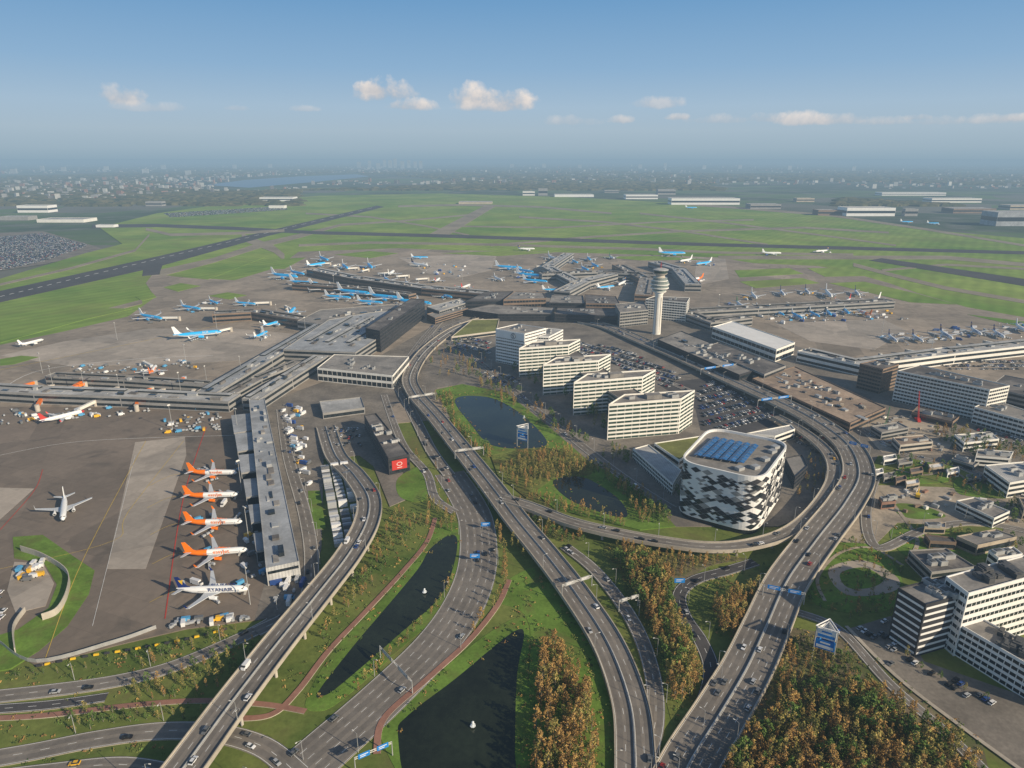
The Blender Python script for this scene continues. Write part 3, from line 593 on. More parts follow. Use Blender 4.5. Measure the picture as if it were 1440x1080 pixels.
# patterned hotel
def hotel():
    z = 41; K = ccw([G(x, y, z) for x, y in ((953, 650), (998, 602), (1112, 624), (1072, 678))])
    P = []
    for i in range(4):
        p, a, c = K[i], K[i-1], K[(i+1) % 4]; r = 15
        s = p+(a-p).normalized()*r; t = p+(c-p).normalized()*r
        for k in range(9):
            u = k/8; P.append((s*(1-u)**2+p*2*u*(1-u)+t*u*u))
    Q = P+[P[0]]; cum = [0]
    for i in range(1, len(Q)): cum.append(cum[-1]+(Q[i]-Q[i-1]).length)
    tot = cum[-1]
    def pt(s):
        s = s % tot; j = max(i for i in range(len(cum)) if cum[i] <= s+1e-6); j = min(j, len(Q)-2)
        return Q[j].lerp(Q[j+1], (s-cum[j])/max(1e-6, cum[j+1]-cum[j]))
    N = 120; per = [pt(tot*k/N) for k in range(N)]
    c = sum(per, Vector())/N; org = (c.x, c.y, 0); e = empty('hotel_building', org); tag(e, 'rounded hotel clad in black and white diamond pattern', 'hotel')
    b = MB(); b.prism(per, 3.6, z); b.build('wall', 'white', e, org)
    b = MB(); hr = random.Random(21); nc = 30; wd = tot/nc; rows = 9; hh = (z-4.4)/rows
    def pp(s, zz):
        a = pt(s-.05); c_ = pt(s+.05); d = (c_-a).normalized(); q = pt(s)+Vector((d.y, -d.x, 0))*.25; return (q.x, q.y, zz)
    for j in range(1, rows*2):
        for i in range(nc):
            s = (i+(.5 if j % 2 else 0))*wd; zc = 4.2+j*hh/2
            m = hr.choices([9, 0, 1, 2], [.30, .40, .16, .14])[0]
            for (ds, dz) in ((-wd/4, 0), (wd/4, 0), (0, -hh/4), (0, hh/4)):
                mm = m
                if m != 9 and hr.random() < .14: mm = 9
                if m == 9 and hr.random() < .12: mm = 2
                if mm == 9: continue
                g = .97; cs_, cz_ = s+ds*.96, zc+dz*.96; b.poly([pp(cs_-wd/4*g, cz_), pp(cs_, cz_-hh/4*g), pp(cs_+wd/4*g, cz_), pp(cs_, cz_+hh/4*g)], mm)
    b.build('diamond_cladding', ['dark_wall', 'glass', 'grey_wall'], e, org)
    ip = inset(per, 1.2); b = MB(); b.prism(ip, 0, 3.6, 0); b.build('ground_floor_glazing', 'glass', e, org)
    ir = inset(per, 1.2); b = MB()
    for i in range(N):
        j = (i+1) % N
        b.poly([(per[i].x, per[i].y, z), (per[j].x, per[j].y, z), (per[j].x, per[j].y, z+1.4), (per[i].x, per[i].y, z+1.4)])
        b.poly([(per[i].x, per[i].y, z+1.4), (per[j].x, per[j].y, z+1.4), (ir[j].x, ir[j].y, z+1.4), (ir[i].x, ir[i].y, z+1.4)])
        b.poly([(ir[i].x, ir[i].y, z+1.4), (ir[j].x, ir[j].y, z+1.4), (ir[j].x, ir[j].y, z-.5), (ir[i].x, ir[i].y, z-.5)])
    b.build('cornice', 'white', e, org)
    b = MB(); b.poly([(p.x, p.y, z-.4) for p in ir]); b.build('roof', 'roof_grey', e, org)
    A, B_, C_, D = [G(x, y, z+1.5) for x, y in ((974, 640), (1003, 614), (1068, 626), (1046, 652))]
    def bil(u, v): return (A*(1-u)+B_*u)*(1-v)+(D*(1-u)+C_*u)*v
    for k in range(6):
        v0 = k/6+.008; v1 = (k+1)/6-.008; b = MB()
        a0, a1, a2, a3 = bil(.02, v0), bil(.98, v0), bil(.98, v1), bil(.02, v1); up = Vector((0, 0, .9)); r0 = (a0+a3)/2+up; r1 = (a1+a2)/2+up
        b.poly([a0, a1, r1, r0]); b.poly([r0, r1, a2, a3]); b.poly([a0, r0, a3]); b.poly([a1, a2, r1])
        for s in range(1, 8):
            x0 = a0.lerp(a1, s/8); x1 = r0.lerp(r1, s/8); x2 = a3.lerp(a2, s/8); b.tube(x0+Vector((0, 0, .08)), x1+Vector((0, 0, .08)), .08, .08, 4, 1); b.tube(x1+Vector((0, 0, .08)), x2+Vector((0, 0, .08)), .08, .08, 4, 1)
        b.build('skylight', ['glass_blue', 'steel'], e, org)
    for (x, y) in ((1076, 647), (1086, 636), (1062, 658), (1090, 630), (1040, 660)):
        p = G(x, y, z); b = MB(); b.box((p.x, p.y, z+.8), (5, 4, 2.2), .5); b.build('roof_unit', 'steel', e, org)
hotel()
bld('low white latticed wing left of the patterned hotel', [(890, 632), (912, 626), (958, 662), (946, 682)], 9, 'facade_white', 'roof_light', 3, fins=2.5, wh=.6)
bld('low block with a planted brown roof behind the patterned hotel', [(920, 624), (985, 614), (985, 630), (955, 648)], 10, 'facade_white', 'roof_green', 2)
bld('small dark parking deck right of the patterned hotel', [(1104, 645), (1128, 640), (1136, 656), (1118, 672)], 10, 'dark_wall', 'roof_grey', 3, wh=.4)
bld('low white block behind the patterned hotel', [(1050, 610), (1112, 598), (1118, 604), (1090, 614)], 9, 'facade_white', 'roof_light', 2)
e, P, org = bld('long dark terminal roof right of the control tower', [(925, 478), (958, 466), (1080, 515), (1040, 528)], 12, 'dark_wall', 'roof_grey', 2, units=14, cat='terminal', name='terminal_building'); skyl(e, org, [(945, 474), (1050, 518)], 12)
bld('white arched cargo hall right of the control tower', [(1002, 460), (1030, 452), (1118, 482), (1092, 492)], 16, 'facade_white', 'white', 2, fins=8, cat='hall', name='hall_building')
e, P, org = bld('large brown flat roofed garage under construction', [(1058, 533), (1118, 516), (1246, 574), (1196, 596)], 9, 'brown_wall', 'roof_brown', 2, units=10, cat='garage', name='garage_building'); skyl(e, org, [(1085, 530), (1220, 588)], 9); skyl(e, org, [(1105, 525), (1230, 578)], 9, step=18)
bld('long grey hall roof behind the brown garage', [(985, 490), (1010, 482), (1105, 515), (1075, 527)], 13, 'grey_wall', 'roof_dark', 2, units=8, cat='terminal', name='terminal_building')
bld('dark brown office block in front of the right pier', [(1209, 512), (1232, 507), (1264, 513), (1242, 520)], 27, 'brown_wall', 'roof_dark', 7, units=3, fins=3, name='office_building', cat='office')
bld('long banded office slab on the right', [(1262, 522), (1392, 549), (1420, 543), (1293, 514)], 32, 'facade_white', 'roof_dark', 9, units=8, fins=3, name='office_building', cat='office')
bld('lower white slab at the right edge', [(1370, 573), (1480, 603), (1480, 590), (1395, 562)], 16, 'facade_white', 'roof_grey', 4, units=5, fins=4, name='office_building', cat='office')
bld('grey hall behind the long banded slab', [(1390, 545), (1412, 528), (1500, 545), (1480, 565)], 14, 'grey_wall', 'roof_dark', 3, units=6)
pierb('right pier building reaching the right edge', [(1130, 492), (1205, 510), (1330, 494), (1480, 478)], 26, 13, 'roof_light', 'facade_white')
pierb('pier building behind the parked airliners right of the tower', [(968, 437), (1060, 432), (1180, 426), (1250, 422)], 28, 12, 'roof_grey')
pierb('connector building left of the white cargo hall', [(970, 440), (1000, 452), (1050, 445)], 24, 12, 'roof_grey')
for lb, q, h, wl, rf in (('dark central terminal block left of the middle', [(655, 424), (682, 411), (722, 410), (705, 423)], 17, 'dark_wall', 'roof_dark'), ('brown stepped terminal block in the middle', [(708, 422), (724, 410), (764, 412), (768, 420)], 20, 'brown_wall', 'roof_grey'),
                         ('low grey roofed hall left of the control tower', [(772, 426), (776, 415), (820, 416), (822, 427)], 15, 'dark_wall', 'roof_grey'), ('second low roofed hall left of the control tower', [(824, 427), (822, 414), (866, 417), (872, 428)], 17, 'brown_wall', 'roof_dark'),
                         ('long low terminal front behind the forecourt', [(655, 436), (690, 428), (780, 433), (775, 442), (700, 442)], 11, 'dark_wall', 'roof_grey'), ('right half of the low terminal front', [(784, 433), (868, 434), (868, 445), (780, 442)], 13, 'dark_wall', 'roof_dark'),
                         ('pale roofed terminal extension behind the forecourt', [(600, 432), (648, 420), (656, 426), (618, 438)], 14, 'grey_wall', 'roof_light')):
    bld(lb, q, h, wl, rf, 3, units=8, fins=5, cat='terminal', name='terminal_building')
bld('grey office block just behind the control tower', [(908, 421), (920, 417), (970, 419), (966, 426)], 30, 'facade_white', 'roof_dark', 8, units=3, fins=4, name='office_building', cat='office')
bld('low grey block at the foot of the control tower', [(865, 428), (905, 424), (912, 436), (872, 440)], 22, 'grey_wall', 'roof_grey', 5, units=4, fins=4, name='office_building', cat='office')
bld('grass roofed hall between highway and central terminal', [(635, 474), (664, 450), (702, 449), (698, 466)], 6, 'concrete', 'roof_green', 1)
bld('orange brown block left of the central terminal', [(600, 442), (650, 430), (658, 434), (612, 448)], 10, 'brown_wall', 'roof_grey', 3, units=4)
pierb('far left pier between the rows of blue airliners', [(440, 378), (500, 390), (600, 404), (690, 412)], 30, 14, 'roof_light', 'brown_wall')
pierb('upper branch of the far left pier', [(415, 398), (500, 404), (580, 414)], 20, 13, 'roof_grey', 'brown_wall')
pierb('pier head with parked blue airliners on the upper left apron', [(300, 440), (360, 437), (430, 448)], 26, 13, 'roof_grey', 'brown_wall')
pierb('middle far pier pointing away from the terminal', [(860, 385), (820, 395), (790, 410)], 30, 14, 'roof_light', 'grey_wall')
pierb('left arm of the middle far pier', [(800, 356), (770, 375), (810, 395)], 26, 14, 'roof_light', 'grey_wall')
pierb('long far pier right of the middle', [(870, 372), (910, 392), (905, 415)], 30, 14, 'roof_grey', 'brown_wall')
pierb('rear arm of the long far pier', [(920, 368), (955, 378), (975, 400)], 30, 14, 'roof_blue', 'grey_wall')
pierb('cross arm joining the far middle piers', [(760, 385), (840, 382), (930, 386)], 24, 14, 'roof_grey', 'grey_wall')
bld('white and black office block at the right edge', [(1263, 828), (1302, 852), (1385, 830), (1350, 806)], 30, 'dark_wall', 'roof_grey', 8, 'white', units=14, wh=.32, name='office_building', cat='office', unitm='steel')
bld('tall white office wing behind the black one', [(1330, 812), (1362, 836), (1475, 805), (1440, 782)], 36, 'white', 'roof_grey', 8, units=14, wh=.4, fins=3, name='office_building', cat='office', unitm='dark_metal')
bld('lower white office wing running off the right edge', [(1350, 880), (1372, 866), (1500, 935), (1490, 962)], 17, 'white', 'roof_grey', 5, units=12, wh=.5, fins=3, name='office_building', cat='office', unitm='dark_metal')
bld('dark flat roofed pavilion behind the white office block', [(1278, 775), (1330, 772), (1372, 798), (1310, 806)], 8, 'grey_wall', 'roof_dark', 2, units=6)
bld('long low building at the upper right of the lawn', [(1345, 705), (1370, 700), (1420, 720), (1398, 730)], 7, 'facade_white', 'roof_grey', 2, units=5, name='site_office', cat='building')
bld('small brown hut beside the long low building', [(1300, 752), (1340, 757), (1345, 764), (1308, 762)], 5, 'brown_wall', 'roof_dark', 1, name='hut', cat='hut')
bld('pale parking ramp block at the right of the yard', [(1345, 755), (1400, 745), (1430, 756), (1375, 768)], 7, 'sand', 'roof_grey', 1, name='low_block', cat='building', units=3)
bld('white flat roofed house behind the sandy yard', [(1385, 655), (1440, 650), (1490, 668), (1420, 680)], 12, 'facade_white', 'roof_light', 3, units=4)
bld('pale workshop at the right edge above the offices', [(1432, 700), (1500, 706), (1500, 722), (1440, 716)], 8, 'beige', 'roof_dark', 2, units=4, name='workshop', cat='building')
bld('white two storey block beside the building site', [(1342, 612), (1392, 608), (1405, 618), (1356, 624)], 8, 'facade_white', 'roof_light', 2, units=2, name='site_office', cat='building')
for lb, q, h, wl, rf in (('grey storage hall below the brown garage', [(1225, 600), (1262, 594), (1278, 602), (1240, 609)], 7, 'grey_wall', 'roof_grey'), ('low dark roofed block under the long banded slab', [(1290, 572), (1350, 586), (1340, 594), (1282, 580)], 6, 'brown_wall', 'roof_dark'), ('pale three storey block right of the building site', [(1375, 632), (1425, 636), (1420, 646), (1372, 642)], 10, 'facade_white', 'roof_grey'),
                         ('unfinished concrete frame on the building site', [(1255, 616), (1300, 612), (1312, 622), (1266, 627)], 8, 'concrete', 'roof_brown'), ('long grey shed behind the white flat roofed house', [(1345, 640), (1378, 650), (1370, 656), (1338, 646)], 5, 'grey_wall', 'roof_grey'), ('small brick block at the corner of the sandy yard', [(1236, 700), (1256, 698), (1260, 706), (1240, 708)], 5, 'brick', 'roof_dark'),
                         ('beige pavilion beside the campus road', [(1300, 735), (1330, 736), (1330, 743), (1300, 742)], 4.5, 'beige', 'roof_light'), ('white cube building above the tall office wing', [(1390, 775), (1425, 770), (1438, 780), (1404, 786)], 9, 'white', 'roof_grey')):
    bld(lb, q, h, wl, rf, max(1, int(h/3.3)), units=3, minlen=5)
cab = ['beside the highway bend', 'at the yard corner', 'by the road above the yard', 'near the lawn', 'below the banded slab', 'under the trees on the right', 'left of the yellow machine', 'right of the yellow machine', 'among the cranes', 'behind the long low building', 'near the flat roofed house', 'at the far right of the yard']
for k in range(12):
    x = 1150+k*24+rnd.uniform(-6, 6); y = 640+k*3+rnd.uniform(-10, 10)
    if k < 4: x = 1235+k*16; y = 662+k*5
    s = rnd.uniform(7, 13)
    bld(['white', 'grey', 'brown', 'pale'][k % 4]+' site cabin '+cab[k], [(x-s, y), (x+s*.8, y-3), (x+s, y+3), (x-s*.8, y+6)], 4, ['white', 'grey_wall', 'brown_wall', 'sand'][k % 4], ['roof_light', 'roof_grey', 'roof_dark', 'white'][k % 4], 1, name='site_cabin', cat='cabin', minlen=4)
def polyscatter(px, n, z, md=3):
    P = [G(x, y, z) for x, y in px]; x0, x1 = min(p.x for p in P), max(p.x for p in P); y0, y1 = min(p.y for p in P), max(p.y for p in P); out = []
    for _ in range(n*20):
        if len(out) >= n: break
        x, y = rnd.uniform(x0, x1), rnd.uniform(y0, y1)
        if inpoly(x, y, P) and all((x-a)**2+(y-c)**2 > md*md for a, c in out): out.append((x, y))
    return out
for ph, reg, nn, z in (('on the sandy building site', [(1200, 590), (1300, 584), (1338, 612), (1325, 634), (1242, 632)], 46, .72), ('in the sandy yard', [(1235, 690), (1330, 690), (1430, 705), (1430, 738), (1330, 732), (1250, 735)], 26, .25), ('on the unfinished garage roof', [(1090, 530), (1120, 520), (1235, 572), (1200, 588)], 12, 9.05)):
    for x, y in polyscatter(reg, nn, z, 4):
        c = rnd.choice(['facade_white', 'beige', 'brown_wall', 'concrete', 'steel', 'grey_wall', 'brick']); b = MB(); hh = rnd.uniform(.8, 2.4); L = rnd.uniform(2, 6); a = rnd.uniform(0, 3)
        b.box((0, 0, hh*.5), (L, 2.2, hh*.9)); b.box((0, 0, hh*.97), (L*.9, 1.9, .15)); b.box((L*.5+.5, 0, .3), (.8, 1.4, .6))
        o = b.build('material_stack', c); o.location = (x, y, z); o.rotation_euler.z = a
        cn = {'facade_white': 'white', 'beige': 'beige', 'brown_wall': 'brown', 'concrete': 'pale grey', 'steel': 'grey metal', 'grey_wall': 'grey', 'brick': 'reddish brown'}[c]
        tag(o, cn+' stack of building material '+ph, 'material stack', cn+' material stacks '+ph)

def text_mesh(s, size):
    cu = bpy.data.curves.new('lettering', 'FONT'); cu.body = s; cu.size = size; cu.align_x = 'CENTER'; cu.align_y = 'CENTER'; cu.extrude = .03
    o = bpy.data.objects.new('t', cu); col.objects.link(o); bpy.context.view_layer.update()
    me = bpy.data.meshes.new_from_object(o.evaluated_get(bpy.context.evaluated_depsgraph_get()))
    bpy.data.objects.remove(o); return me

def tower():
    p = G(923, 470, 0); e = empty('control_tower', (p.x, p.y, 0)); tag(e, 'tall pale control tower with flared rings and glass cab', 'control tower')
    b = MB(); b.lathe([(5.6, 0), (5.2, 20), (5.0, 50), (5.2, 56), (7, 60)], 28); b.build('shaft', 'facade_white', e, smooth=True)
    for k in range(6):
        a = k*math.pi/3; b = MB(); b.box((5.35*math.cos(a), 5.35*math.sin(a), 28), (.5, .9, 50), a); b.build('shaft_rib', 'concrete', e)
    for z, r in ((60, 9.5), (65, 12.5), (70, 12.8), (75, 10.5)):
        b = MB(); b.lathe([(r-2.5, z), (r, z+.5), (r, z+1.5), (r-.7, z+1.7)], 28); b.build('ring_balcony', 'facade_white', e)
        b = MB(); b.lathe([(r-.9, z+1.6), (r-.9, z+5)], 28); b.build('ring_window', 'glass_pale', e)
    b = MB(); b.lathe([(8, 79.5), (6, 81), (6, 83), (9, 85), (9.5, 86)], 28); b.build('neck', 'concrete', e)
    b = MB(); b.lathe([(8.6, 86), (10, 90)], 28); b.build('cab_window', 'glass_green', e)
    b = MB(); b.lathe([(10.4, 90), (10.4, 91), (5, 92.5), (2, 93)], 28); b.build('cab_roof', 'roof_light', e)
    b = MB(); b.tube((0, 0, 92.8), (0, 0, 101), .5, .2, 8); b.box((0, 0, 97), (4, .3, .3)); b.box((0, 0, 95.5), (.3, 5, .3)); b.build('antenna', 'red', e)
tower()

# ------------------------------------------------------------------ airliners
JET = {}
def jet_parts(liv):
    top, low, fin, eng = {'blue': ('air_blue', 'air_white', 'air_white', 'air_blue'), 'orange': ('air_white', 'air_white', 'orange', 'orange'), 'navy': ('air_white', 'air_white', 'navy', 'air_white'),
                          'red': ('air_white', 'air_white', 'red', 'air_white'), 'white': ('air_white', 'air_white', 'air_white', 'air_white'), 'green': ('air_white', 'air_white', 'green_mark', 'air_white')}[liv]
    out = {}
    sec = [(19, .15, -.35), (18.6, .7, -.3), (17.6, 1.25, -.15), (16, 1.7, -.02), (13.5, 1.95, 0), (8, 2, 0), (0, 2, 0), (-5, 2, 0), (-10, 1.8, .15), (-14, 1.25, .55), (-17, .7, .95), (-19, .25, 1.2)]
    n = 14; b = MB()
    for x, r, zc in sec:
        for i in range(n):
            a = 2*math.pi*(i+.5)/n; b.v.append((x, r*math.cos(a), 3.7+zc+r*math.sin(a)))
    for k in range(len(sec)-1):
        for i in range(n):
            j = (i+1) % n; b.f.append((k*n+i, (k+1)*n+i, (k+1)*n+j, k*n+j))
            a = math.sin(2*math.pi*(i+1)/n); m = 0 if a > -.25 else 1
            if liv == 'orange' and k >= 7: m = 2
            if liv == 'red' and k <= 2: m = 2
            b.m.append(m)
    out['fuselage'] = [(b.mesh('fuselage', [top, low, fin], smooth=True))]
    ws = []; en = []; tp = []; wl = []
    for s in (1, -1):
        def surf(pts, th, m_, nm):
            b = MB(); P_ = [(x, y*s, z+th/2) for x, y, z in pts]; Q_ = [(x, y*s, z-th/2) for x, y, z in pts]
            if s > 0: P_ = P_[::-1]; Q_ = Q_[::-1]
            b.poly(P_); b.poly(Q_[::-1]); k = len(P_)
            for i in range(k): j = (i+1) % k; b.poly([Q_[i], Q_[j], P_[j], P_[i]])
            return b.mesh(nm, [m_])
        ws.append(surf([(5, 1.6, 2.8), (-.4, 6.5, 3.1), (-5.6, 17, 4.1), (-7.2, 17.1, 4.1), (-4.0, 6.5, 3.1), (-3.8, 1.6, 2.8)], .42, 'air_grey', 'wing'))
        b = MB(); b.poly([(-5.7, 17*s, 4.1), (-7.3, 17*s, 4.1), (-8.2, 17.5*s, 6.4), (-7.4, 17.5*s, 6.4)]); wl.append(b.mesh('winglet', [fin if liv != 'blue' else 'air_white']))
        b = MB(); b.tube((4.6, 5.6*s, 2.0), (3.6, 5.6*s, 2.0), 1.0, 1.15, 12); b.tube((3.6, 5.6*s, 2.0), (.2, 5.6*s, 2.1), 1.15, .65, 12); b.tube((4.62, 5.6*s, 2.0), (4.64, 5.6*s, 2.0), .8, .8, 12, 1); b.box((1.4, 5.6*s, 3.0), (3.5, .3, .8)); en.append(b.mesh('engine', [eng, 'dark_metal']))
        tp.append(surf([(-13.8, .5, 4.9), (-17.4, 6.5, 5.5), (-18.8, 6.5, 5.5), (-17.3, .5, 4.9)], .25, 'air_grey', 'tailplane'))
    out['wing'] = ws; out['winglet'] = wl; out['engine'] = en; out['tailplane'] = tp
    b = MB()
    A = [(-10.8, 5.3), (-13.2, 6.2), (-17.2, 11.8), (-19.3, 11.8), (-17.8, 5.2)]
    for sy in (.18, -.18):
        q = [(x, sy, z) for x, z in A]; b.poly(q if sy > 0 else q[::-1])
    for i in range(len(A)):
        j = (i+1) % len(A); b.poly([(A[i][0], -.18, A[i][1]), (A[j][0], -.18, A[j][1]), (A[j][0], .18, A[j][1]), (A[i][0], .18, A[i][1])])
    if liv == 'navy':
        for sy in (.2, -.2): b.poly([(-15.5, sy, 7), (-15, sy, 9.8), (-17.5, sy, 9.9), (-16.6, sy, 8.4)][::(1 if sy > 0 else -1)], 1)
    out['tail_fin'] = [b.mesh('tail_fin', [fin, 'yellow'])]
    b = MB()
    for s in (1, -1): b.poly([(17.5, s*.75, 4.5), (16.6, s*1.15, 4.95), (15.8, s*1.62, 4.65), (16.6, s*1.48, 4.25)])
    b.poly([(17.6, -.6, 4.62), (17.6, .6, 4.62), (16.7, 1.0, 5.1), (16.7, -1.0, 5.1)]); out['cockpit_window'] = [b.mesh('cockpit_window', ['dark_wall'])]
    wr = []; dr = []
    for s in (1, -1):
        b = MB(); b.box((3.2, s*1.985, 3.95), (20.5, .06, .26)); wr.append(b.mesh('window_row', ['grey_wall']))
        b = MB(); b.box((14.4, s*1.93, 3.6), (.9, .07, 1.7)); dr.append(b.mesh('door', ['air_grey']))
    out['window_row'] = wr; out['door'] = dr
    b = MB()
    for x, y in ((14.5, 0), (-1, 2.9), (-1, -2.9)):
        b.tube((x, y, .6), (x, y, 2.4), .14, .14, 6, 0)
        for w in (-.35, .35): b.tube((x, y+w-.15, .55), (x, y+w+.15, .55), .55, .55, 10, 1)
    out['landing_gear'] = [b.mesh('landing_gear', ['steel', 'tyre'])]
    tx = {'orange': ('easyJet', 3.5, 'orange', 3.5), 'navy': ('RYANAIR', 3.2, 'navy', 5), 'blue': ('KLM', 2.4, 'air_white', 6)}.get(liv)
    tl = []
    if tx:
        me = text_mesh(tx[0], tx[1]); me.materials.clear(); me.materials.append(M[tx[2]])
        for s in (1, -1):
            m2 = me.copy(); R_ = Matrix.Rotation(math.radians(90), 4, 'X')
            if s > 0: R_ = Matrix.Rotation(math.pi, 4, 'Z') @ R_
            m2.transform(Matrix.Translation((tx[3], s*2.06, 4.6)) @ R_); tl.append(m2)
    out['lettering'] = tl
    return out
def jet(liv, cx, cy, dx, dy, label, sc=1.0, gate=True):
    if liv not in JET: JET[liv] = jet_parts(liv)
    p = G(cx, cy, 3.7*sc); a = G(cx-dx*4, cy-dy*4, 3.7); c = G(cx+dx*4, cy+dy*4, 3.7); d = c-a; rz = math.atan2(d.y, d.x)
    e = empty('airliner', (p.x, p.y, .63), rz); e.scale = (sc, sc, sc); tag(e, label, 'airplane')
    far = p.y > 1300
    for nm, ms in JET[liv].items():
        if far and nm in ('window_row', 'cockpit_window', 'lettering', 'winglet', 'door'): continue
        for m_ in ms: put(nm, m_, e)
    JL.append((p, rz, sc, gate))
    return e
JL = []
jet('orange', 299, 665, 8, 0.0, 'topmost of the four airliners with orange tails at the pier')
jet('orange', 297, 697, 8, -.25, 'second from top of the orange tailed airliners at the pier')
jet('orange', 301, 735, 8, -.15, 'third from top of the orange tailed airliners at the pier')
jet('orange', 304, 777, 8, -.6, 'lowest of the orange tailed airliners, above the navy tailed one')
jet('navy', 299, 830, 8, -.2, 'white airliner with navy tail and large navy lettering', 1.04)
jet('white', 90, 715, -.3, 3, 'plain white airliner taxiing alone on the dark apron', 1.0, False)
jet('red', 88, 586, 8, -2, 'white airliner with red nose and tail below the left pier')
jet('orange', 215, 521, 3, -4, 'orange tailed airliner above the left pier')
jet('white', 44, 482, 8, -2, 'small white airliner taxiing at the far left apron', .9, False)
KL = [(278, 470, 8, -.8, 1.6, 'largest light blue airliner in the centre of the upper left apron'), (367, 471, 6, -3, 1.0, 'small light blue airliner right of the largest one'), (212, 446, 6, 1, 1.4, 'light blue airliner nearest the runway link'), (268, 433, 6, 1, 1.3, 'light blue airliner above the largest one'),
      (410, 438, 4, -4, 1.4, 'light blue airliner beside the upper pier head'), (345, 427, 6, .5, 1.1, 'light blue airliner behind the pier head'), (300, 425, 5, 2, 1.0, 'light blue airliner left behind the pier head'), (385, 455, 7, -2, 1.1, 'light blue airliner below the upper pier head'),
      (400, 388, 8, .8, 1.9, 'leftmost light blue airliner of the far left pier'), (428, 398, 8, .6, 1.8, 'second light blue airliner along the far left pier'), (458, 405, 8, .6, 1.9, 'third light blue airliner along the far left pier'), (497, 411, 8, .8, 1.9, 'fourth light blue airliner along the far left pier'), (543, 418, 8, .8, 1.9, 'fifth light blue airliner along the far left pier'), (582, 425, 8, .8, 1.8, 'rightmost light blue airliner along the far left pier'),
      (455, 364, 5, 2, 1.7, 'light blue airliner at the tip of the far left pier'), (485, 375, 4, 3, 1.6, 'light blue airliner just behind the tip of the far left pier'), (520, 374, 3, 3, 1.7, 'light blue airliner behind the far left pier'), (590, 362, 8, 0, 1.1, 'small blue airliner beyond the far left pier'), (445, 372, 6, -1, 1.5, 'light blue airliner left of the far left pier tip'), (625, 416, 6, 1.5, 1.2, 'light blue airliner near the root of the far left pier'), (545, 394, 5, 3, 1.4, 'light blue airliner squeezed behind the middle of the far left pier'), (418, 384, 7, 1.5, 1.5, 'light blue airliner behind the leftmost one of the far left pier'), (575, 400, 5, 3, 1.3, 'light blue airliner squeezed behind the root of the far left pier'), (475, 418, 8, .6, 1.4, 'light blue airliner in front of the third one of the far left pier'), (520, 425, 8, .6, 1.3, 'light blue airliner in front of the fourth one of the far left pier'),
      (715, 376, 8, .5, 1.7, 'left light blue airliner of the middle far pier'), (745, 387, 8, .7, 1.7, 'wide light blue airliner of the middle far pier'), (738, 381, 6, 1, 1.4, 'rear light blue airliner of the middle far pier'), (778, 408, 8, 0, 1.1, 'light blue airliner in front of the middle far pier'), (790, 386, 5, 2, 1.3, 'light blue airliner inside the bend of the middle far pier'), (752, 395, 8, .6, 1.4, 'light blue airliner below the wide one of the middle far pier'), (808, 368, 4, 2, 1.2, 'light blue airliner just right of the left arm of the middle far pier'),
      (828, 364, 3, 3, 1.3, 'light blue airliner between the two far piers'), (836, 373, 4, 2, 1.3, 'second light blue airliner between the two far piers'), (822, 378, 4, 2, 1.3, 'third light blue airliner between the two far piers'), (945, 356, 8, 0, 1.8, 'blue airliner behind the control tower'), (990, 370, -8, 1, 1.4, 'blue airliner right behind the control tower'), (852, 404, 8, -1, 1.1, 'light blue airliner left of the control tower'),
      (1070, 436, 4, 2, 1.0, 'light blue airliner before the pier right of the tower'), (1095, 440, 4, 2, 1.0, 'light blue airliner squeezed between the first two before the tower side pier'), (1120, 444, 4, 2, 1.0, 'second light blue airliner before the pier right of the tower'), (1145, 442, 4, 2, 1.0, 'light blue airliner squeezed before the third one of the tower side pier'), (1165, 440, 3, 3, 1.0, 'third light blue airliner before the pier right of the tower'), (1190, 438, 3, 3, 1.0, 'last light blue airliner before the pier right of the tower'), (1275, 312, 8, 0, 1.3, 'light blue airliner beside the far right hangar'), (1312, 314, 8, 0, 1.2, 'second light blue airliner beside the far right hangar'), (972, 292, 8, 0, 1.5, 'light blue airliner in front of the far white hangar')]
for x, y, dx, dy, s, lb in KL: jet('blue', x, y, dx, dy, lb, s, y > 425 and x < 470)
WH = [(550, 384, 'white', 4, -3, 1.5), (615, 394, 'red', 4, -3, 1.1), (655, 403, 'red', 5, -2, 1.1), (740, 350, 'navy', 8, 0, 1.2), (776, 362, 'white', 5, 2, 1.5), (1085, 356, 'white', 8, 0, 1.3), (1156, 353, 'navy', -8, .5, 1.2), (1100, 412, 'navy', 3, 3, 1.2), (1135, 410, 'navy', 3, 3, 1.2),
      (1165, 413, 'white', 3, 3, 1.6), (1190, 424, 'red', -4, 2, 1.2), (1228, 424, 'white', -6, 2, 1.5), (1255, 476, 'navy', 4, 3, 1.0), (1330, 471, 'navy', 5, 3, 1.2), (1372, 466, 'navy', 5, 3, 1.1), (1404, 470, 'navy', 5, 3, 1.1), (1436, 462, 'white', 5, 3, 1.2),
      (860, 362, 'green', 4, 2, 1.1), (875, 398, 'navy', -4, 2, 1.2), (700, 392, 'white', 5, 2, 1.1), (1040, 428, 'green', 4, 3, 1.1), (590, 372, 'navy', 8, 1, 1.4), (980, 392, 'orange', -6, 1, 1.1), (965, 366, 'white', -6, 1, 1.3), (1215, 440, 'orange', -5, -2, 1.1), (1290, 476, 'navy', 5, 3, 1.0), (1060, 416, 'white', 3, 3, 1.3), (1205, 412, 'navy', 3, 3, 1.2)]
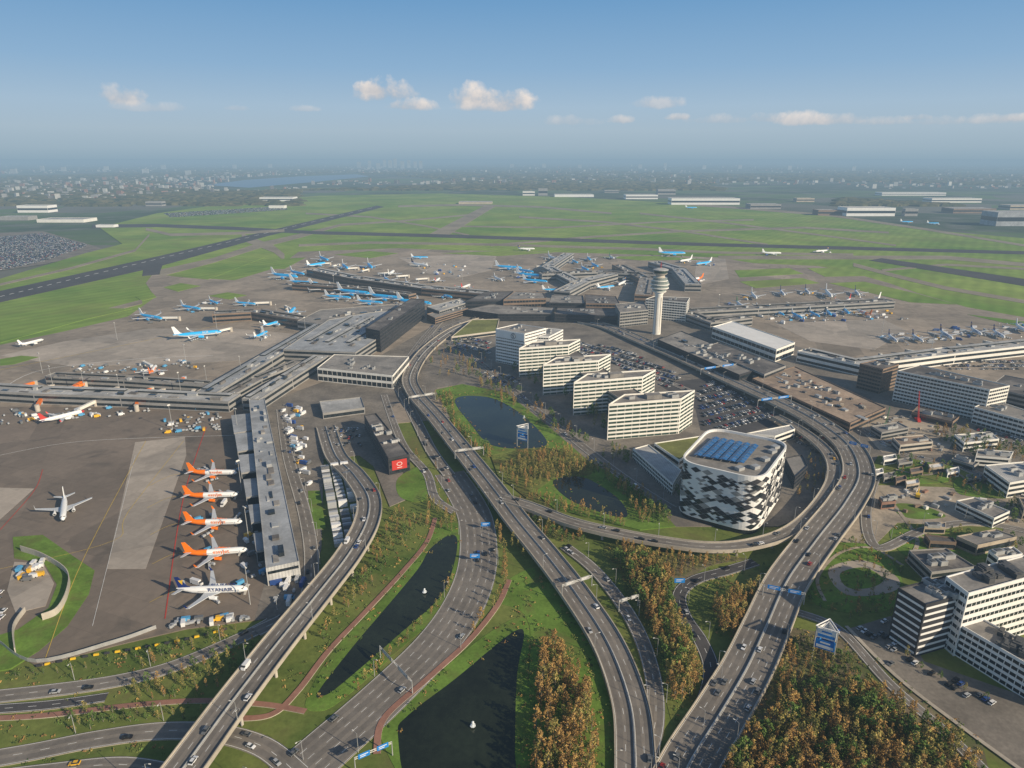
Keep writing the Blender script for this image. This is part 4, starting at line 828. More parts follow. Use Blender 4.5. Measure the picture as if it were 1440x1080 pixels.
pl = ['behind the far left pier', 'near the root of the far left pier', 'beside the dark central terminal', 'taxiing beyond the middle far pier', 'at the tip of the middle far pier', 'taxiing beyond the control tower', 'taxiing at the far right of the apron edge', 'parked leftmost behind the pier right of the tower', 'parked second behind the pier right of the tower', 'wide one behind the pier right of the tower', 'facing left near the end of the tower side pier', 'at the end of the tower side pier', 'leftmost on the right apron', 'third on the right apron', 'fourth on the right apron', 'fifth on the right apron', 'at the right edge of the right apron', 'at the tip of the long far pier', 'left of the control tower top', 'between the far left and middle piers', 'nearest the root of the tower side pier', 'on the apron beyond the far left pier', 'right of the rear pier arm', 'beside the rear pier arm', 'in front of the tower side pier end', 'second on the right apron', 'behind the root of the tower side pier', 'behind the end of the tower side pier']
for (x, y, lv, dx, dy, s), q in zip(WH, pl): jet(lv, x, y, dx, dy, 'white airliner %s%s' % ({'white': '', 'navy': 'with dark tail ', 'red': 'with red tail ', 'green': 'with green tail ', 'orange': 'with orange tail '}[lv], q), s, False)

def van_mesh(c, L=6, hgt=2.4):
    b = MB(); b.box((0, 0, .5+hgt/2-.2), (L*.72, 2, hgt), 0, 0); b.box((L*.44, 0, 1.1), (L*.2, 1.95, 1.4), 0, 0); b.box((L*.42, 0, 2.0), (L*.13, 1.8, .7), 0, 1, .85)
    for x in (-L*.25, L*.38):
        for y in (-.95, .95): b.tube((x, y-.12, .42), (x, y+.12, .42), .42, .42, 8, 2)
    return b.mesh('van', ['paint_'+c, 'glass', 'tyre'])
vans = {c: van_mesh(c) for c in ('white', 'yellow', 'light blue', 'grey')}
trucks = {c: van_mesh(c, 9, 3.0) for c in ('white', 'silver', 'blue')}
VK = ['white', 'white', 'grey', 'yellow', 'light blue']; TK = ['white', 'white', 'silver', 'blue']
b = MB(); b.box((0, 0, .55), (2.8, 1.5, .12), 0, 0); b.box((0, 0, 1.2), (2.2, 1.3, 1.1), 0, 1); b.box((1.7, 0, .5), (.8, .1, .08), 0, 0)
for x in (-1, 1):
    for y in (-.7, .7): b.tube((x, y-.08, .28), (x, y+.08, .28), .28, .28, 8, 2)
dolly = b.mesh('baggage_trailer', ['steel', 'paint_silver', 'tyre']); DL = []
def bridge_of(mt):
    b = MB(); b.box((12, 0, 4.9), (22, 2.8, 2.7)); t_ = b.mesh('tunnel', [mt])
    b = MB(); b.box((-.2, 0, 4.9), (3.6, 3.6, 3.0)); c_ = b.mesh('cab', ['air_grey'])
    b = MB(); b.tube((24.4, 0, 0), (24.4, 0, 6.6), 2.2, 2.2, 12); r_ = b.mesh('rotunda', ['concrete'])
    b = MB(); b.box((4, 0, 2.0), (.6, 2.4, 3.2)); b.box((4, 0, .5), (1.4, 3, .6)); l_ = b.mesh('leg', ['steel'])
    return [('tunnel', t_), ('cab', c_), ('rotunda', r_), ('leg', l_)]
bridge = {'orange': bridge_of('orange'), 'grey': bridge_of('facade_white')}
for p, rz, sc, g in JL:
    near = abs(p.x+200) < 60 and p.y < 520
    if g and p.y < 1600 and not near:
        q = p+Matrix.Rotation(rz, 3, 'Z') @ Vector((14.5*sc, 3.2*sc+1.2, 0)); e = empty('jet_bridge', (q.x, q.y, .6), rz+.55)
        tag(e, 'passenger boarding bridge docked at the nose of a parked airliner', 'jet bridge', 'jet bridges docked at airliners')
        for nm, m_ in bridge['grey']: put(nm, m_, e)
    if p.y < 800 and not g: continue
    for _ in range(4):
        kind = rnd.choice(['van', 'truck', 'dolly', 'dolly']); lx = rnd.uniform(-16, 16)*sc; ly = rnd.choice([-1, 1])*rnd.uniform(5, 12)*sc
        q = p+Matrix.Rotation(rz, 3, 'Z') @ Vector((lx, ly, 0))
        if kind == 'van': c = rnd.choice(VK); o = put('service_van', vans[c], None, (q.x, q.y, .62), rnd.uniform(0, 6)); tag(o, c+' service van beside a parked airliner on the apron', 'van', c+' service vans on the aprons')
        elif kind == 'truck': c = rnd.choice(TK); o = put('service_truck', trucks[c], None, (q.x, q.y, .62), rnd.uniform(0, 6)); tag(o, c+' box truck beside a parked airliner on the apron', 'truck', c+' box trucks on the aprons')
        else:
            r0 = rnd.uniform(0, 6)
            for w in range(3): DL.append((q.x+3.3*w*math.cos(r0), q.y+3.3*w*math.sin(r0), r0, 'beside the airliners'))
for i, (x, y) in enumerate([(326, 670), (330, 702), (333, 740), (336, 782), (344, 836)]):
    p = G(x, y, .63); b = MB()
    for s in range(8): b.box((s*.55, 0, .25+s*.38), (.56, 1.4, .12))
    b.box((4.6, 0, 3.2), (1.4, 1.6, .15)); e = b.build('boarding_stairs', 'facade_white'); e.location = p; e.rotation_euler.z = 1.4; tag(e, 'white boarding stairs at the nose of the airliner in stand %s from the top' % ['one', 'two', 'three', 'four', 'five'][i], 'boarding stairs')
for i, (x, y, a) in enumerate([(92, 548, -1.9), (188, 556, -1.9), (20, 546, -1.9), (60, 560, 2.0), (195, 560, 2.0), (300, 548, 1.7), (120, 534, 1.6), (260, 530, 1.6)]):
    q = G(x, y+8, 0); e = empty('jet_bridge', (q.x, q.y, .6), a+3.14)
    tag(e, 'boarding bridge with orange tunnel reaching out from the left pier', 'jet bridge', 'orange boarding bridges on the left pier')
    for nm, m_ in bridge['orange']: put(nm, m_, e)
for pts in ([(440, 384), (500, 396), (600, 409)], [(440, 372), (520, 386), (600, 398)], [(1000, 440), (1100, 435), (1240, 428)], [(1220, 516), (1330, 500), (1440, 488)], [(-20, 556), (100, 560), (300, 568)], [(765, 380), (800, 362)], [(850, 392), (905, 400)]):
    Pq = [G(x, y, .6) for x, y in pts]
    for a_, c_ in zip(Pq[:-1], Pq[1:]):
        d_ = c_-a_; k = max(1, int(d_.length/48))
        for q_ in range(k):
            p = a_+d_*(q_+.5)/k; e = empty('jet_bridge', p, math.atan2(d_.y, d_.x)+rnd.choice([1.1, 1.9])); tag(e, 'pale boarding bridge standing along a far pier', 'jet bridge', 'pale boarding bridges along the far piers')
            for nm, m_ in bridge['grey']: put(nm, m_, e)

def cluster(px, n, phrase, things=('dolly', 'van', 'truck')):
    P = [G(x, y, .6) for x, y in px]; x0, x1 = min(p.x for p in P), max(p.x for p in P); y0, y1 = min(p.y for p in P), max(p.y for p in P)
    k = 0; a = rnd.uniform(0, 3)
    for _ in range(n*8):
        if k >= n: break
        x, y = rnd.uniform(x0, x1), rnd.uniform(y0, y1)
        if not inpoly(x, y, P): continue
        k += 1; t_ = rnd.choice(things); r_ = a+rnd.choice([0, 1.57])+rnd.uniform(-.1, .1)
        if t_ == 'dolly': DL.append((x, y, r_, phrase))
        elif t_ == 'van': c = rnd.choice(VK); o = put('service_van', vans[c], None, (x, y, .64), r_); tag(o, c+' service van '+phrase, 'van', c+' vans '+phrase)
        else: c = rnd.choice(TK); o = put('service_truck', trucks[c], None, (x, y, .64), r_); tag(o, c+' box truck '+phrase, 'truck', c+' trucks '+phrase)
cluster([(232, 590), (310, 585), (312, 606), (225, 610)], 50, 'above the orange tailed airliners', ('dolly', 'dolly', 'van'))
cluster([(235, 875), (340, 866), (350, 872), (240, 884)], 34, 'along the bottom of the apron', ('dolly', 'dolly', 'dolly', 'van'))
cluster([(380, 820), (425, 815), (430, 850), (390, 860)], 14, 'at the foot of the low pier')
cluster([(395, 570), (425, 568), (440, 690), (425, 690)], 34, 'behind the low pier', ('truck', 'van'))
cluster([(335, 650), (350, 650), (372, 820), (345, 830)], 30, 'under the gate pavilions', ('dolly', 'dolly', 'van'))
cluster([(20, 790), (60, 792), (70, 815), (20, 820)], 14, 'on the small pad in the grass corner', ('van',))
cluster([(0, 575), (60, 572), (60, 600), (0, 600)], 20, 'below the left pier', ('dolly', 'van'))
cluster([(60, 575), (330, 574), (330, 584), (60, 590)], 40, 'along the foot of the left pier', ('dolly', 'van'))
cluster([(100, 515), (280, 505), (280, 520), (100, 528)], 44, 'above the left pier', ('dolly', 'van'))
cluster([(1050, 436), (1250, 438), (1280, 450), (1090, 456)], 60, 'before the pier right of the tower')
cluster([(1240, 470), (1440, 452), (1440, 470), (1260, 488)], 40, 'on the right apron')
cluster([(600, 370), (670, 376), (660, 390), (590, 386)], 30, 'beyond the far left pier')
DL.sort(key=lambda t: t[0]**2+t[1]**2); bd = MB()
for i, (x, y, r_, ph) in enumerate(DL):
    if i < 280: o = put('baggage_trailer', dolly, None, (x, y, .64), r_); tag(o, 'small silver baggage trailer '+ph, 'baggage trailer', 'baggage trailers '+ph)
    else: bd.box((x, y, 1.2), (2.8, 1.5, .14), r_); bd.box((x, y, 1.8), (2.2, 1.3, 1.1), r_, 1)
if bd.v: tag(bd.build('distant_baggage_trailers', ['steel', 'paint_silver']), 'many tiny baggage trailers on the far aprons', 'baggage trailers', None, 'stuff')
b = MB(); b.box((0, 0, 1.3), (6, 2.4, 2.6)); b.box((3.02, 0, 1.3), (.06, 2.2, 2.3), 0, 1)
for k in range(9): b.box((-2.7+k*.67, 1.22, 1.3), (.18, .06, 2.3), 0, 0); b.box((-2.7+k*.67, -1.22, 1.3), (.18, .06, 2.3), 0, 0)
cont = {c: b.mesh('container', ['paint_'+c, 'steel']) for c in ('white', 'silver', 'grey')}
A0 = G(457, 660, 0); A1 = G(478, 772, 0); dv = (A1-A0); Ln = dv.length; dv.normalize(); nv = Vector((-dv.y, dv.x, 0)); ra = math.atan2(nv.y, nv.x)
s = 0
while s < Ln:
    for k in range(3):
        if rnd.random() < .12: continue
        for st in range(rnd.choice([1, 1, 2])):
            c = rnd.choice(['white', 'silver', 'silver', 'grey']); p = A0+dv*s+nv*(k*7.4); o = put('container', cont[c], None, (p.x, p.y, .6+2.62*st), ra+rnd.uniform(-.03, .03)); tag(o, c+' container in the stacked rows left of the viaduct', 'container', c+' containers left of the viaduct')
    s += 3.3+(3.0 if rnd.random() < .2 else 0)

# ------------------------------------------------------------------ parking lots
def park(px, phrase, z=.6, dirpx=(1, 0), fill=.85):
    P = [G(x, y, z) for x, y in px]; c = sum(P, Vector())/len(P)
    mx = sum(x for x, y in px)/len(px); my = sum(y for x, y in px)/len(px)
    u = (G(mx+dirpx[0]*6, my+dirpx[1]*6, z)-G(mx, my, z)).normalized(); v = Vector((-u.y, u.x, 0)); R_ = max((p-c).length for p in P)
    a = -R_; row = 0
    while a < R_:
        s = -R_
        while s < R_:
            q = c+u*s+v*a
            if rnd.random() < fill and inpoly(q.x, q.y, P): cars.append((q, math.atan2(v.y, v.x)+(math.pi if rnd.random() < .5 else 0), 'parked '+phrase, 0))
            s += 2.7
        a += 5.4 if row % 2 == 0 else 11; row += 1
sheet('parking_lot', [(925, 540), (1000, 530), (1110, 592), (1040, 612), (985, 605), (978, 575)], .62, 'asphalt_dark', 'large open car park behind the patterned hotel', 'parking lot')
park([(980, 548), (1002, 534), (1100, 588), (1040, 606), (990, 600)], 'in the car park behind the patterned hotel', .7, (8, -2))
park([(800, 478), (880, 492), (960, 530), (940, 545), (870, 515), (820, 500)], 'behind the white office slabs', .95, (8, 2.5))
park([(1205, 880), (1256, 870), (1300, 935), (1400, 975), (1400, 1000), (1330, 980), (1250, 935)], 'in the lot below the white office block', .3, (8, 5), .5)
park([(1290, 645), (1440, 680), (1440, 690), (1300, 660)], 'beside the road above the sandy yard', .7, (8, 2), .6)
park([(630, 470), (690, 478), (690, 500), (640, 490)], 'in front of the tall white hotel', .62, (8, 2), .8)
park([(690, 520), (735, 535), (700, 545), (660, 520)], 'beside the upper pond', .62, (8, 4), .6)
park([(455, 600), (505, 598), (508, 630), (470, 635)], 'in the small lot below the canopy', .62, (8, 0), .5)
park([(1100, 600), (1180, 610), (1150, 640), (1120, 625)], 'inside the loop beside the patterned hotel', .62, (8, 3), .5)
park([(-30, 828), (8, 822), (8, 880), (-30, 890)], 'at the left edge below the pad', .62, (8, 0), .6)
park([(1310, 508), (1440, 505), (1440, 520), (1330, 520)], 'behind the long banded slab', .62, (8, 0), .6)
park([(1360, 590), (1440, 612), (1440, 630), (1380, 612)], 'below the lower white slab', .62, (8, 2), .7)
sheet('parking_lot', [(-80, 330), (60, 325), (130, 345), (150, 352), (60, 372), (-80, 392)], 0.1, 'paving', 'huge distant car park at the left edge', 'parking lot', skirt=False)
park([(-20, 335), (60, 328), (125, 345), (60, 368), (-20, 384)], 'in the huge distant lot', .3, (8, -1), .7)
park([(230, 300), (400, 290), (405, 295), (240, 306)], 'in the distant lot', .3, (8, -1), .5)
def car_shape(b, org, h, mp=0, mg=1, mt=2, wheels=True, glass=True):
    cs, sn = math.cos(h), math.sin(h)
    def T(x, y, z): return (org[0]+x*cs-y*sn, org[1]+x*sn+y*cs, org[2]+z)
    prof = [(-2.1, .3), (2.15, .3), (2.2, .62), (1.15, .88), (-2.05, .92), (-2.2, .7)]
    for s in (1, -1):
        q = [T(x, s*.88, z) for x, z in prof]; b.poly(q if s < 0 else q[::-1], mp)
    for i in range(len(prof)):
        a, c = prof[i], prof[(i+1) % len(prof)]; b.poly([T(a[0], .88, a[1]), T(c[0], .88, c[1]), T(c[0], -.88, c[1]), T(a[0], -.88, a[1])][::-1], mp)
    b.poly([T(.35, .68, 1.42), T(-1.35, .68, 1.42), T(-1.35, -.68, 1.42), T(.35, -.68, 1.42)], mp)
    if glass: car_glass(b, T, mg)
    if wheels:
        for x in (-1.35, 1.4):
            for y in (-.86, .86):
                p0 = T(x, y-.1, .32); p1 = T(x, y+.1, .32); b.tube(p0, p1, .32, .32, 8, mt)
def car_glass(b, T, mg):
    Bt = [(1.1, .84, .88), (-1.95, .84, .92), (-1.95, -.84, .92), (1.1, -.84, .88)]; Tp = [(.35, .68, 1.41), (-1.35, .68, 1.41), (-1.35, -.68, 1.41), (.35, -.68, 1.41)]
    for i in range(4):
        j = (i+1) % 4; b.poly([T(*Bt[j]), T(*Bt[i]), T(*Tp[i]), T(*Tp[j])], mg)
CM = {}
for c in PAINT:
    b = MB(); car_shape(b, (0, 0, 0), 0, 0, 1, 2, True, False); CM[c] = b.mesh('car', ['paint_'+c, 'glass', 'tyre'])
b = MB(); car_glass(b, lambda x, y, z: (x, y, z), 0); GM = b.mesh('window', ['glass'])
cars.sort(key=lambda c: c[0].length)
cw = ['white']*4+['silver']*5+['grey']*6+['black']*6+['blue']*2+['red']
b = MB(); cl = list(PAINT)
for i, (p, h, ph, mv) in enumerate(cars):
    c = rnd.choice(cw)
    if i < 298:
        if rnd.random() < .05 and mv: o = put('van', vans['white'], None, (p.x, p.y, p.z+.06), h); tag(o, 'white van '+ph, 'van', 'white vans '+ph); continue
        if rnd.random() < .03 and mv: c = 'yellow'
        o = put('car', CM[c], None, (p.x, p.y, p.z+.06), h, (1, 1, 1)); tag(o, '%s car %s' % (c, ph), 'car', '%s cars %s' % (c, ph)); put('window', GM, o)
    else: car_shape(b, (p.x, p.y, p.z+.06), h, cl.index(c), len(cl), len(cl)+1, False)
print('CARS', len(cars))
tag(b.build('distant_cars', ['paint_'+c for c in cl]+['glass', 'tyre']), 'many small cars in the distant car parks and roads', 'cars', None, 'stuff')

# ------------------------------------------------------------------ street furniture
b = MB(); b.tube((0, 0, 0), (0, 0, 10), .16, .09, 6); lp = b.mesh('pole', ['steel'])
b = MB(); b.tube((0, 0, 10), (1.8, 0, 10.5), .07, .06, 5); la = b.mesh('arm', ['steel'])
b = MB(); b.box((2.2, 0, 10.5), (.9, .35, .16)); lh = b.mesh('lamp_head', ['facade_white'])
lamps.sort(key=lambda c: c[0].length)
for p, a, ph in lamps[:260]:
    e = empty('street_lamp', p, a); tag(e, 'slender grey street lamp beside '+ph, 'street lamp', 'street lamps beside '+ph)
    put('pole', lp, e); put('arm', la, e); put('lamp_head', lh, e)
b = MB(); b.tube((0, 0, 0), (0, 0, 24), .3, .16, 8); mp_ = b.mesh('mast', ['steel'])
b = MB(); b.box((0, 0, 24), (3, .5, .5)); b.box((0, .3, 24.5), (2.4, .4, .4)); mh = b.mesh('floodlight', ['facade_white'])
for x, y in [(335, 610), (340, 690), (350, 760), (352, 850), (243, 605), (75, 545), (120, 552), (170, 558), (262, 512), (292, 545), (340, 530), (165, 478), (305, 462), (430, 470), (470, 405), (560, 400), (650, 395), (720, 392), (770, 400), (1010, 435), (1080, 450), (1160, 455), (1240, 468), (1310, 490), (1400, 480), (1430, 500), (60, 525), (205, 545), (255, 555), (390, 450)]:
    e = empty('floodlight_mast', G(x, y, .6), rnd.uniform(0, 3)); tag(e, 'tall thin floodlight mast on the apron', 'floodlight mast', 'floodlight masts on the aprons'); put('mast', mp_, e); put('floodlight', mh, e)
def gantry(x0, y0, x1, y1, z, label, m='sign_blue', panels=2):
    a = G(x0, y0, z); c = G(x1, y1, z); d = c-a; L = d.length; rz = math.atan2(d.y, d.x); e = empty('sign_gantry', a, rz); tag(e, label, 'sign gantry')
    for x in (0, L): b = MB(); b.tube((x, 0, 0), (x, 0, 7.2), .28, .22, 8); b.build('post', 'steel', e)
    b = MB(); b.tube((0, 0, 6.2), (L, 0, 6.2), .12, .12, 4); b.tube((0, 0, 7.2), (L, 0, 7.2), .12, .12, 4)
    k = int(L/1.5)
    for i in range(k): b.tube((i*L/k, 0, 6.2+(i % 2)), ((i+1)*L/k, 0, 6.2+((i+1) % 2)), .07, .07, 4)
    b.build('beam', 'facade_white', e)
    for i in range(panels): b = MB(); w = L/panels*.62; b.box(((i+.5)*L/panels, -.3, 6.9), (w, .15, 2.4)); b.box(((i+.5)*L/panels, -.39, 7.3), (w*.7, .04, .3), 0, 1); b.box(((i+.5)*L/panels-w*.1, -.39, 6.5), (w*.5, .04, .3), 0, 1); b.build('sign_panel', [m, 'white'], e)
gantry(790, 838, 832, 824, 4, 'overhead gantry across the middle of the central highway', 'steel')
gantry(1072, 838, 1130, 850, 5, 'blue sign gantry over the right highway')
gantry(1065, 572, 1112, 566, 7, 'blue sign gantry over the far bend of the right highway')
gantry(640, 645, 680, 640, 7, 'overhead gantry on the central highway beside the upper pond', 'steel')
gantry(575, 568, 612, 562, 6, 'overhead gantry at the top of the central highway', 'steel')
gantry(870, 860, 897, 852, 1, 'overhead gantry on the slip road', 'steel')
gantry(535, 925, 580, 975, .3, 'white sign gantry over the broad road by the pond', 'steel')
gantry(985, 527, 1035, 520, 6, 'blue sign gantry near the open car park')
gantry(500, 1085, 552, 1062, .3, 'blue sign gantry at the bottom edge')
gantry(1190, 632, 1222, 640, 8, 'blue sign gantry on the bend beside the yard')
for x, y, lb in ((683, 745, 'blue road sign on the verge beside the broad road'), (668, 790, 'small blue road sign beside the broad road'), (955, 825, 'blue road sign beside the dark hook road'), (1130, 805, 'blue road sign on the verge right of the highway')):
    p = G(x, y, .3); e = empty('road_sign', p, 0); tag(e, lb, 'road sign')
    for sx in (-2, 2): b = MB(); b.tube((sx, 0, 0), (sx, 0, 4), .1, .1, 6); b.build('post', 'steel', e)
    b = MB(); b.box((0, -.15, 4.2), (6, .12, 3)); b.box((0, -.23, 4.8), (4, .04, .3), 0, 1); b.box((-.6, -.23, 3.9), (3, .04, .3), 0, 1); b.build('sign_panel', ['sign_blue', 'white'], e)
def billboard(px, py, h, w, label):
    # triangular tower: three corner posts, three faces in two tiers, open triangular top frame
    p = G(px, py, .3); e = empty('billboard_tower', p, .52); tag(e, label, 'billboard')
    R0 = w/math.sqrt(3); q = [Vector((R0*math.cos(-math.pi/2+k*2*math.pi/3), R0*math.sin(-math.pi/2+k*2*math.pi/3), 0)) for k in range(3)]
    for k in range(3): b = MB(); b.tube(q[k]*1.04, q[k]*1.04+Vector((0, 0, h)), .3, .25, 8); b.build('post', 'steel', e)
    for k in range(3):
        a_, c_ = q[k], q[(k+1) % 3]; d = c_-a_; m_ = (a_+c_)/2; an = math.atan2(d.y, d.x); o_ = Vector((d.y, -d.x, 0)).normalized()
        for z0, z1, nm, ms in ((h*.36, h*.62, 'lower_board', ['sign_blue', 'white']), (h*.68, h*.95, 'upper_board', ['white', 'sign_blue'])):
            b = MB(); b.box((m_.x, m_.y, (z0+z1)/2), (w*.93, .3, z1-z0), an, 0); t_ = m_+o_*.2
            b.box((t_.x, t_.y, z0+(z1-z0)*.3), (w*.85, .06, (z1-z0)*.3), an, 1); b.box((t_.x, t_.y, z0+(z1-z0)*.75), (w*.5, .06, (z1-z0)*.16), an, 1); b.build(nm, ms, e)
    b = MB()
    for k in range(3): b.tube(q[k]*1.15+Vector((0, 0, h)), q[(k+1) % 3]*1.15+Vector((0, 0, h)), .3, .3, 6)
    b.build('top_frame', 'white', e)
billboard(1157, 925, 19, 9, 'three sided blue and white billboard tower right of the right highway')
billboard(737, 628, 19, 10, 'three sided billboard tower beside the upper pond')
b = MB(); b.box((0, 0, .5), (2.4, .8, 1.0), 0, 0, .9); byel = b.mesh('barrier_block', ['yellow']); bblk = b.mesh('barrier_block', ['dark_wall'])
Pp = cr([G(x, y, .58) for x, y in ((55, 937), (120, 924), (180, 915), (235, 905), (290, 893), (335, 880))], 4); i = 0
for a, c in zip(Pp[:-1], Pp[1:]):
    d = c-a; k = int(d.length/3.1)
    for q in range(k):
        p = a+d*q/max(1, k); y_ = i % 2; o = put('barrier_block', byel if y_ else bblk, None, p, math.atan2(d.y, d.x)); tag(o, ('yellow' if y_ else 'black')+' barrier block in the row along the apron edge', 'barrier', ('yellow' if y_ else 'black')+' barrier blocks along the apron'); i += 1
def wall(pts, h, m, label, z=.6, w=.4, name='wall'):
    P = cr([G(x, y, z) for x, y in pts], 6); b = MB()
    for i in range(len(P)-1):
        d = P[i+1]-P[i]; b.box(((P[i]+P[i+1])/2+Vector((0, 0, h/2)))[:], (d.length+.05, w, h), math.atan2(d.y, d.x))
    return tag(b.build(name, m), label, 'wall' if name == 'wall' else 'fence')
wall([(30, 775), (62, 786), (95, 808), (96, 835), (82, 862), (60, 872)], 4, 'concrete', 'curved grey blast wall around the grass corner', .7)
wall([(0, 905), (52, 932), (160, 905), (220, 884)], 2.2, 'steel', 'grey perimeter fence along the bottom of the apron', .5, .12, 'fence')
wall([(36, 860), (20, 885), (22, 918)], 3, 'concrete', 'short concrete wall left of the grass corner', .7)
for x, y, m_, lb, hh, an in ((1245, 600, 'green_mark', 'green mobile crane with raised boom at the building site', 18, .9), (1290, 592, 'red', 'red lattice crane mast at the building site', 27, 1.4)):
    e = empty('mobile_crane', G(x, y, .6), an); tag(e, lb, 'crane')
    b = MB(); b.box((0, 0, 1.2), (9, 2.8, 1.6)); b.box((-1, 0, 2.6), (3.5, 2.5, 1.6)); b.build('carriage', m_, e)
    b = MB(); A_ = Vector((-1, 0, 3)); B2 = Vector((hh*.3, 0, hh))
    for oy in (-.5, .5):
        for ox in (-.4, .4): b.tube(A_+Vector((ox, oy, 0)), B2+Vector((ox*.5, oy*.5, 0)), .16, .12, 4)
    for k in range(12):
        p0 = A_.lerp(B2, k/12); p1 = A_.lerp(B2, (k+1)/12); b.tube(p0+Vector((0, -.5, 0)), p1+Vector((0, .5, 0)), .1, .1, 4)
    b.build('boom', m_, e)
    for k in (-3, 0, 3): b = MB(); b.tube((k, -1.4, .6), (k, 1.4, .6), .6, .6, 10); b.build('wheel', 'tyre', e)
e = empty('excavator', G(1290, 700, .3), 1); tag(e, 'yellow construction machine in the sandy yard', 'excavator')
b = MB(); b.box((0, 0, .6), (5, 3.2, 1.1)); b.build('track', 'tyre', e); b = MB(); b.box((0, 0, 2.2), (4, 2.8, 2)); b.build('cabin', 'yellow', e); b = MB(); b.tube((1.5, 0, 2.5), (6, 0, 5), .35, .3, 6); b.tube((6, 0, 5), (8.5, 0, 1), .3, .25, 6); b.build('arm', 'yellow', e)

# ------------------------------------------------------------------ trees
trees = []
def onroad(x, y, mrg=1.5):
    for P, w in ROADS:
        for i in range(0, len(P), 2):
            if abs(P[i].x-x) < 14 and abs(P[i].y-y) < 14 and P[i].z < 9.5 and (P[i].x-x)**2+(P[i].y-y)**2 < (w/2+mrg)**2: return True
    return False
def scat(px, n, h0, h1, kinds, phrase, md=2.5, z=.15):
    P = [G(x, y, z) for x, y in px]; x0, x1 = min(p.x for p in P), max(p.x for p in P); y0, y1 = min(p.y for p in P), max(p.y for p in P); k = 0; loc = []
    for _ in range(n*14):
        if k >= n: break
        x, y = rnd.uniform(x0, x1), rnd.uniform(y0, y1)
        if not inpoly(x, y, P) or any((x-a)**2+(y-c)**2 < md*md for a, c in loc) or onroad(x, y): continue
        loc.append((x, y)); k += 1; trees.append((x, y, z, rnd.uniform(h0, h1), rnd.choice(kinds), phrase))
def rowt(px, n, h0, h1, kinds, phrase, z=.2, jit=1.0):
    P = cr([G(x, y, z) for x, y in px], 12)
    for k in range(n):
        q = P[int(k*(len(P)-1)/max(1, n-1))]; x, y = q.x+rnd.uniform(-jit, jit), q.y+rnd.uniform(-jit, jit)
        if onroad(x, y, .5): continue
        trees.append((x, y, z, rnd.uniform(h0, h1), rnd.choice(kinds), phrase))
RU, OL, GR = 0, 1, 2
scat([(985, 1130), (1035, 1050), (1085, 1010), (1140, 985), (1210, 975), (1290, 1000), (1350, 1050), (1400, 1130)], 330, 8, 14, [RU, RU, OL, OL, GR], 'in the dense birch wood at the bottom right', 2.2)
scat([(752, 1130), (755, 920), (768, 905), (800, 930), (830, 985), (840, 1060), (835, 1130)], 130, 9, 14, [RU, RU, OL], 'in the birch stand between large pond and highway', 2.0)
scat([(866, 790), (915, 785), (945, 830), (960, 880), (985, 950), (975, 985), (945, 985), (928, 920), (905, 860)], 190, 8, 12.5, [RU, RU, OL, OL, GR], 'in the birch strip right of the slip road', 2.2)
scat([(1000, 850), (1070, 830), (1085, 845), (1060, 890), (1015, 895)], 56, 8, 12, [RU, OL], 'in the small grove inside the hook road', 2.6)
scat([(745, 640), (800, 636), (840, 658), (815, 672), (770, 678), (735, 692), (700, 664)], 130, 6, 11, [RU, OL, OL], 'in the thicket between the upper ponds', 2.8, .66)
scat([(745, 690), (800, 710), (880, 735), (880, 742), (790, 722), (740, 703)], 44, 5, 9, [OL, RU], 'on the bank below the small pond', 3, .66)
scat([(830, 655), (880, 670), (930, 712), (945, 738), (900, 735), (880, 700)], 76, 6, 10, [RU, OL, GR], 'left of the patterned hotel', 3, .66)
scat([(850, 765), (1000, 782), (1040, 790), (985, 800), (945, 815), (900, 790)], 60, 6, 10, [OL, RU], 'below the elevated loop road', 3)
scat([(720, 745), (745, 765), (780, 800), (820, 850), (835, 880), (800, 860), (755, 800), (720, 770)], 60, 6, 10, [RU, OL], 'on the slope of the central highway', 3)
scat([(700, 700), (740, 712), (790, 740), (830, 760), (800, 765), (750, 750)], 60, 5, 9, [RU, OL, GR], 'under the start of the elevated loop road', 3)
scat([(610, 560), (632, 556), (650, 600), (695, 640), (685, 652), (640, 612)], 64, 6, 10, [OL, RU, GR], 'left of the upper pond', 3, .63)
scat([(1100, 920), (1130, 900), (1200, 930), (1210, 965), (1150, 975), (1090, 995)], 70, 4, 9, [RU, OL, GR], 'on the bare soil beside the wood', 3)
scat([(640, 520), (700, 530), (760, 570), (830, 625), (810, 625), (750, 590), (690, 555)], 64, 7, 11, [GR, OL, RU], 'along the street before the white offices', 4, .7)
scat([(600, 500), (640, 480), (690, 505), (680, 515), (630, 530), (608, 525)], 44, 6, 10, [GR, OL, RU], 'on the pavement left of the tall white hotel', 4, .7)
scat([(1300, 600), (1400, 620), (1440, 640), (1440, 655), (1340, 640)], 50, 8, 13, [OL, RU, GR], 'beside the road above the sandy yard', 4, .65)
scat([(1110, 650), (1140, 640), (1165, 660), (1150, 690), (1120, 700)], 24, 4, 7, [OL, RU], 'inside the loop beside the patterned hotel', 3, .65)
scat([(1120, 770), (1180, 760), (1230, 765), (1160, 785), (1140, 850), (1125, 845)], 36, 4, 8, [GR, OL], 'on the round lawn', 4)
scat([(1210, 770), (1270, 795), (1270, 850), (1200, 872), (1150, 855), (1200, 845)], 34, 4, 7, [GR, OL, RU], 'around the oval garden plaza', 4)
scat([(720, 500), (800, 530), (870, 600), (850, 610), (780, 560), (720, 520)], 66, 8, 13, [GR, OL, OL], 'at the foot of the white office slabs', 4, .65)
scat([(860, 625), (890, 640), (880, 655), (840, 640)], 18, 5, 9, [GR, OL], 'left of the latticed wing', 3, .65)
scat([(1260, 640), (1340, 648), (1345, 680), (1250, 678)], 28, 4, 8, [OL, GR, RU], 'between road and sandy yard', 4, .66)
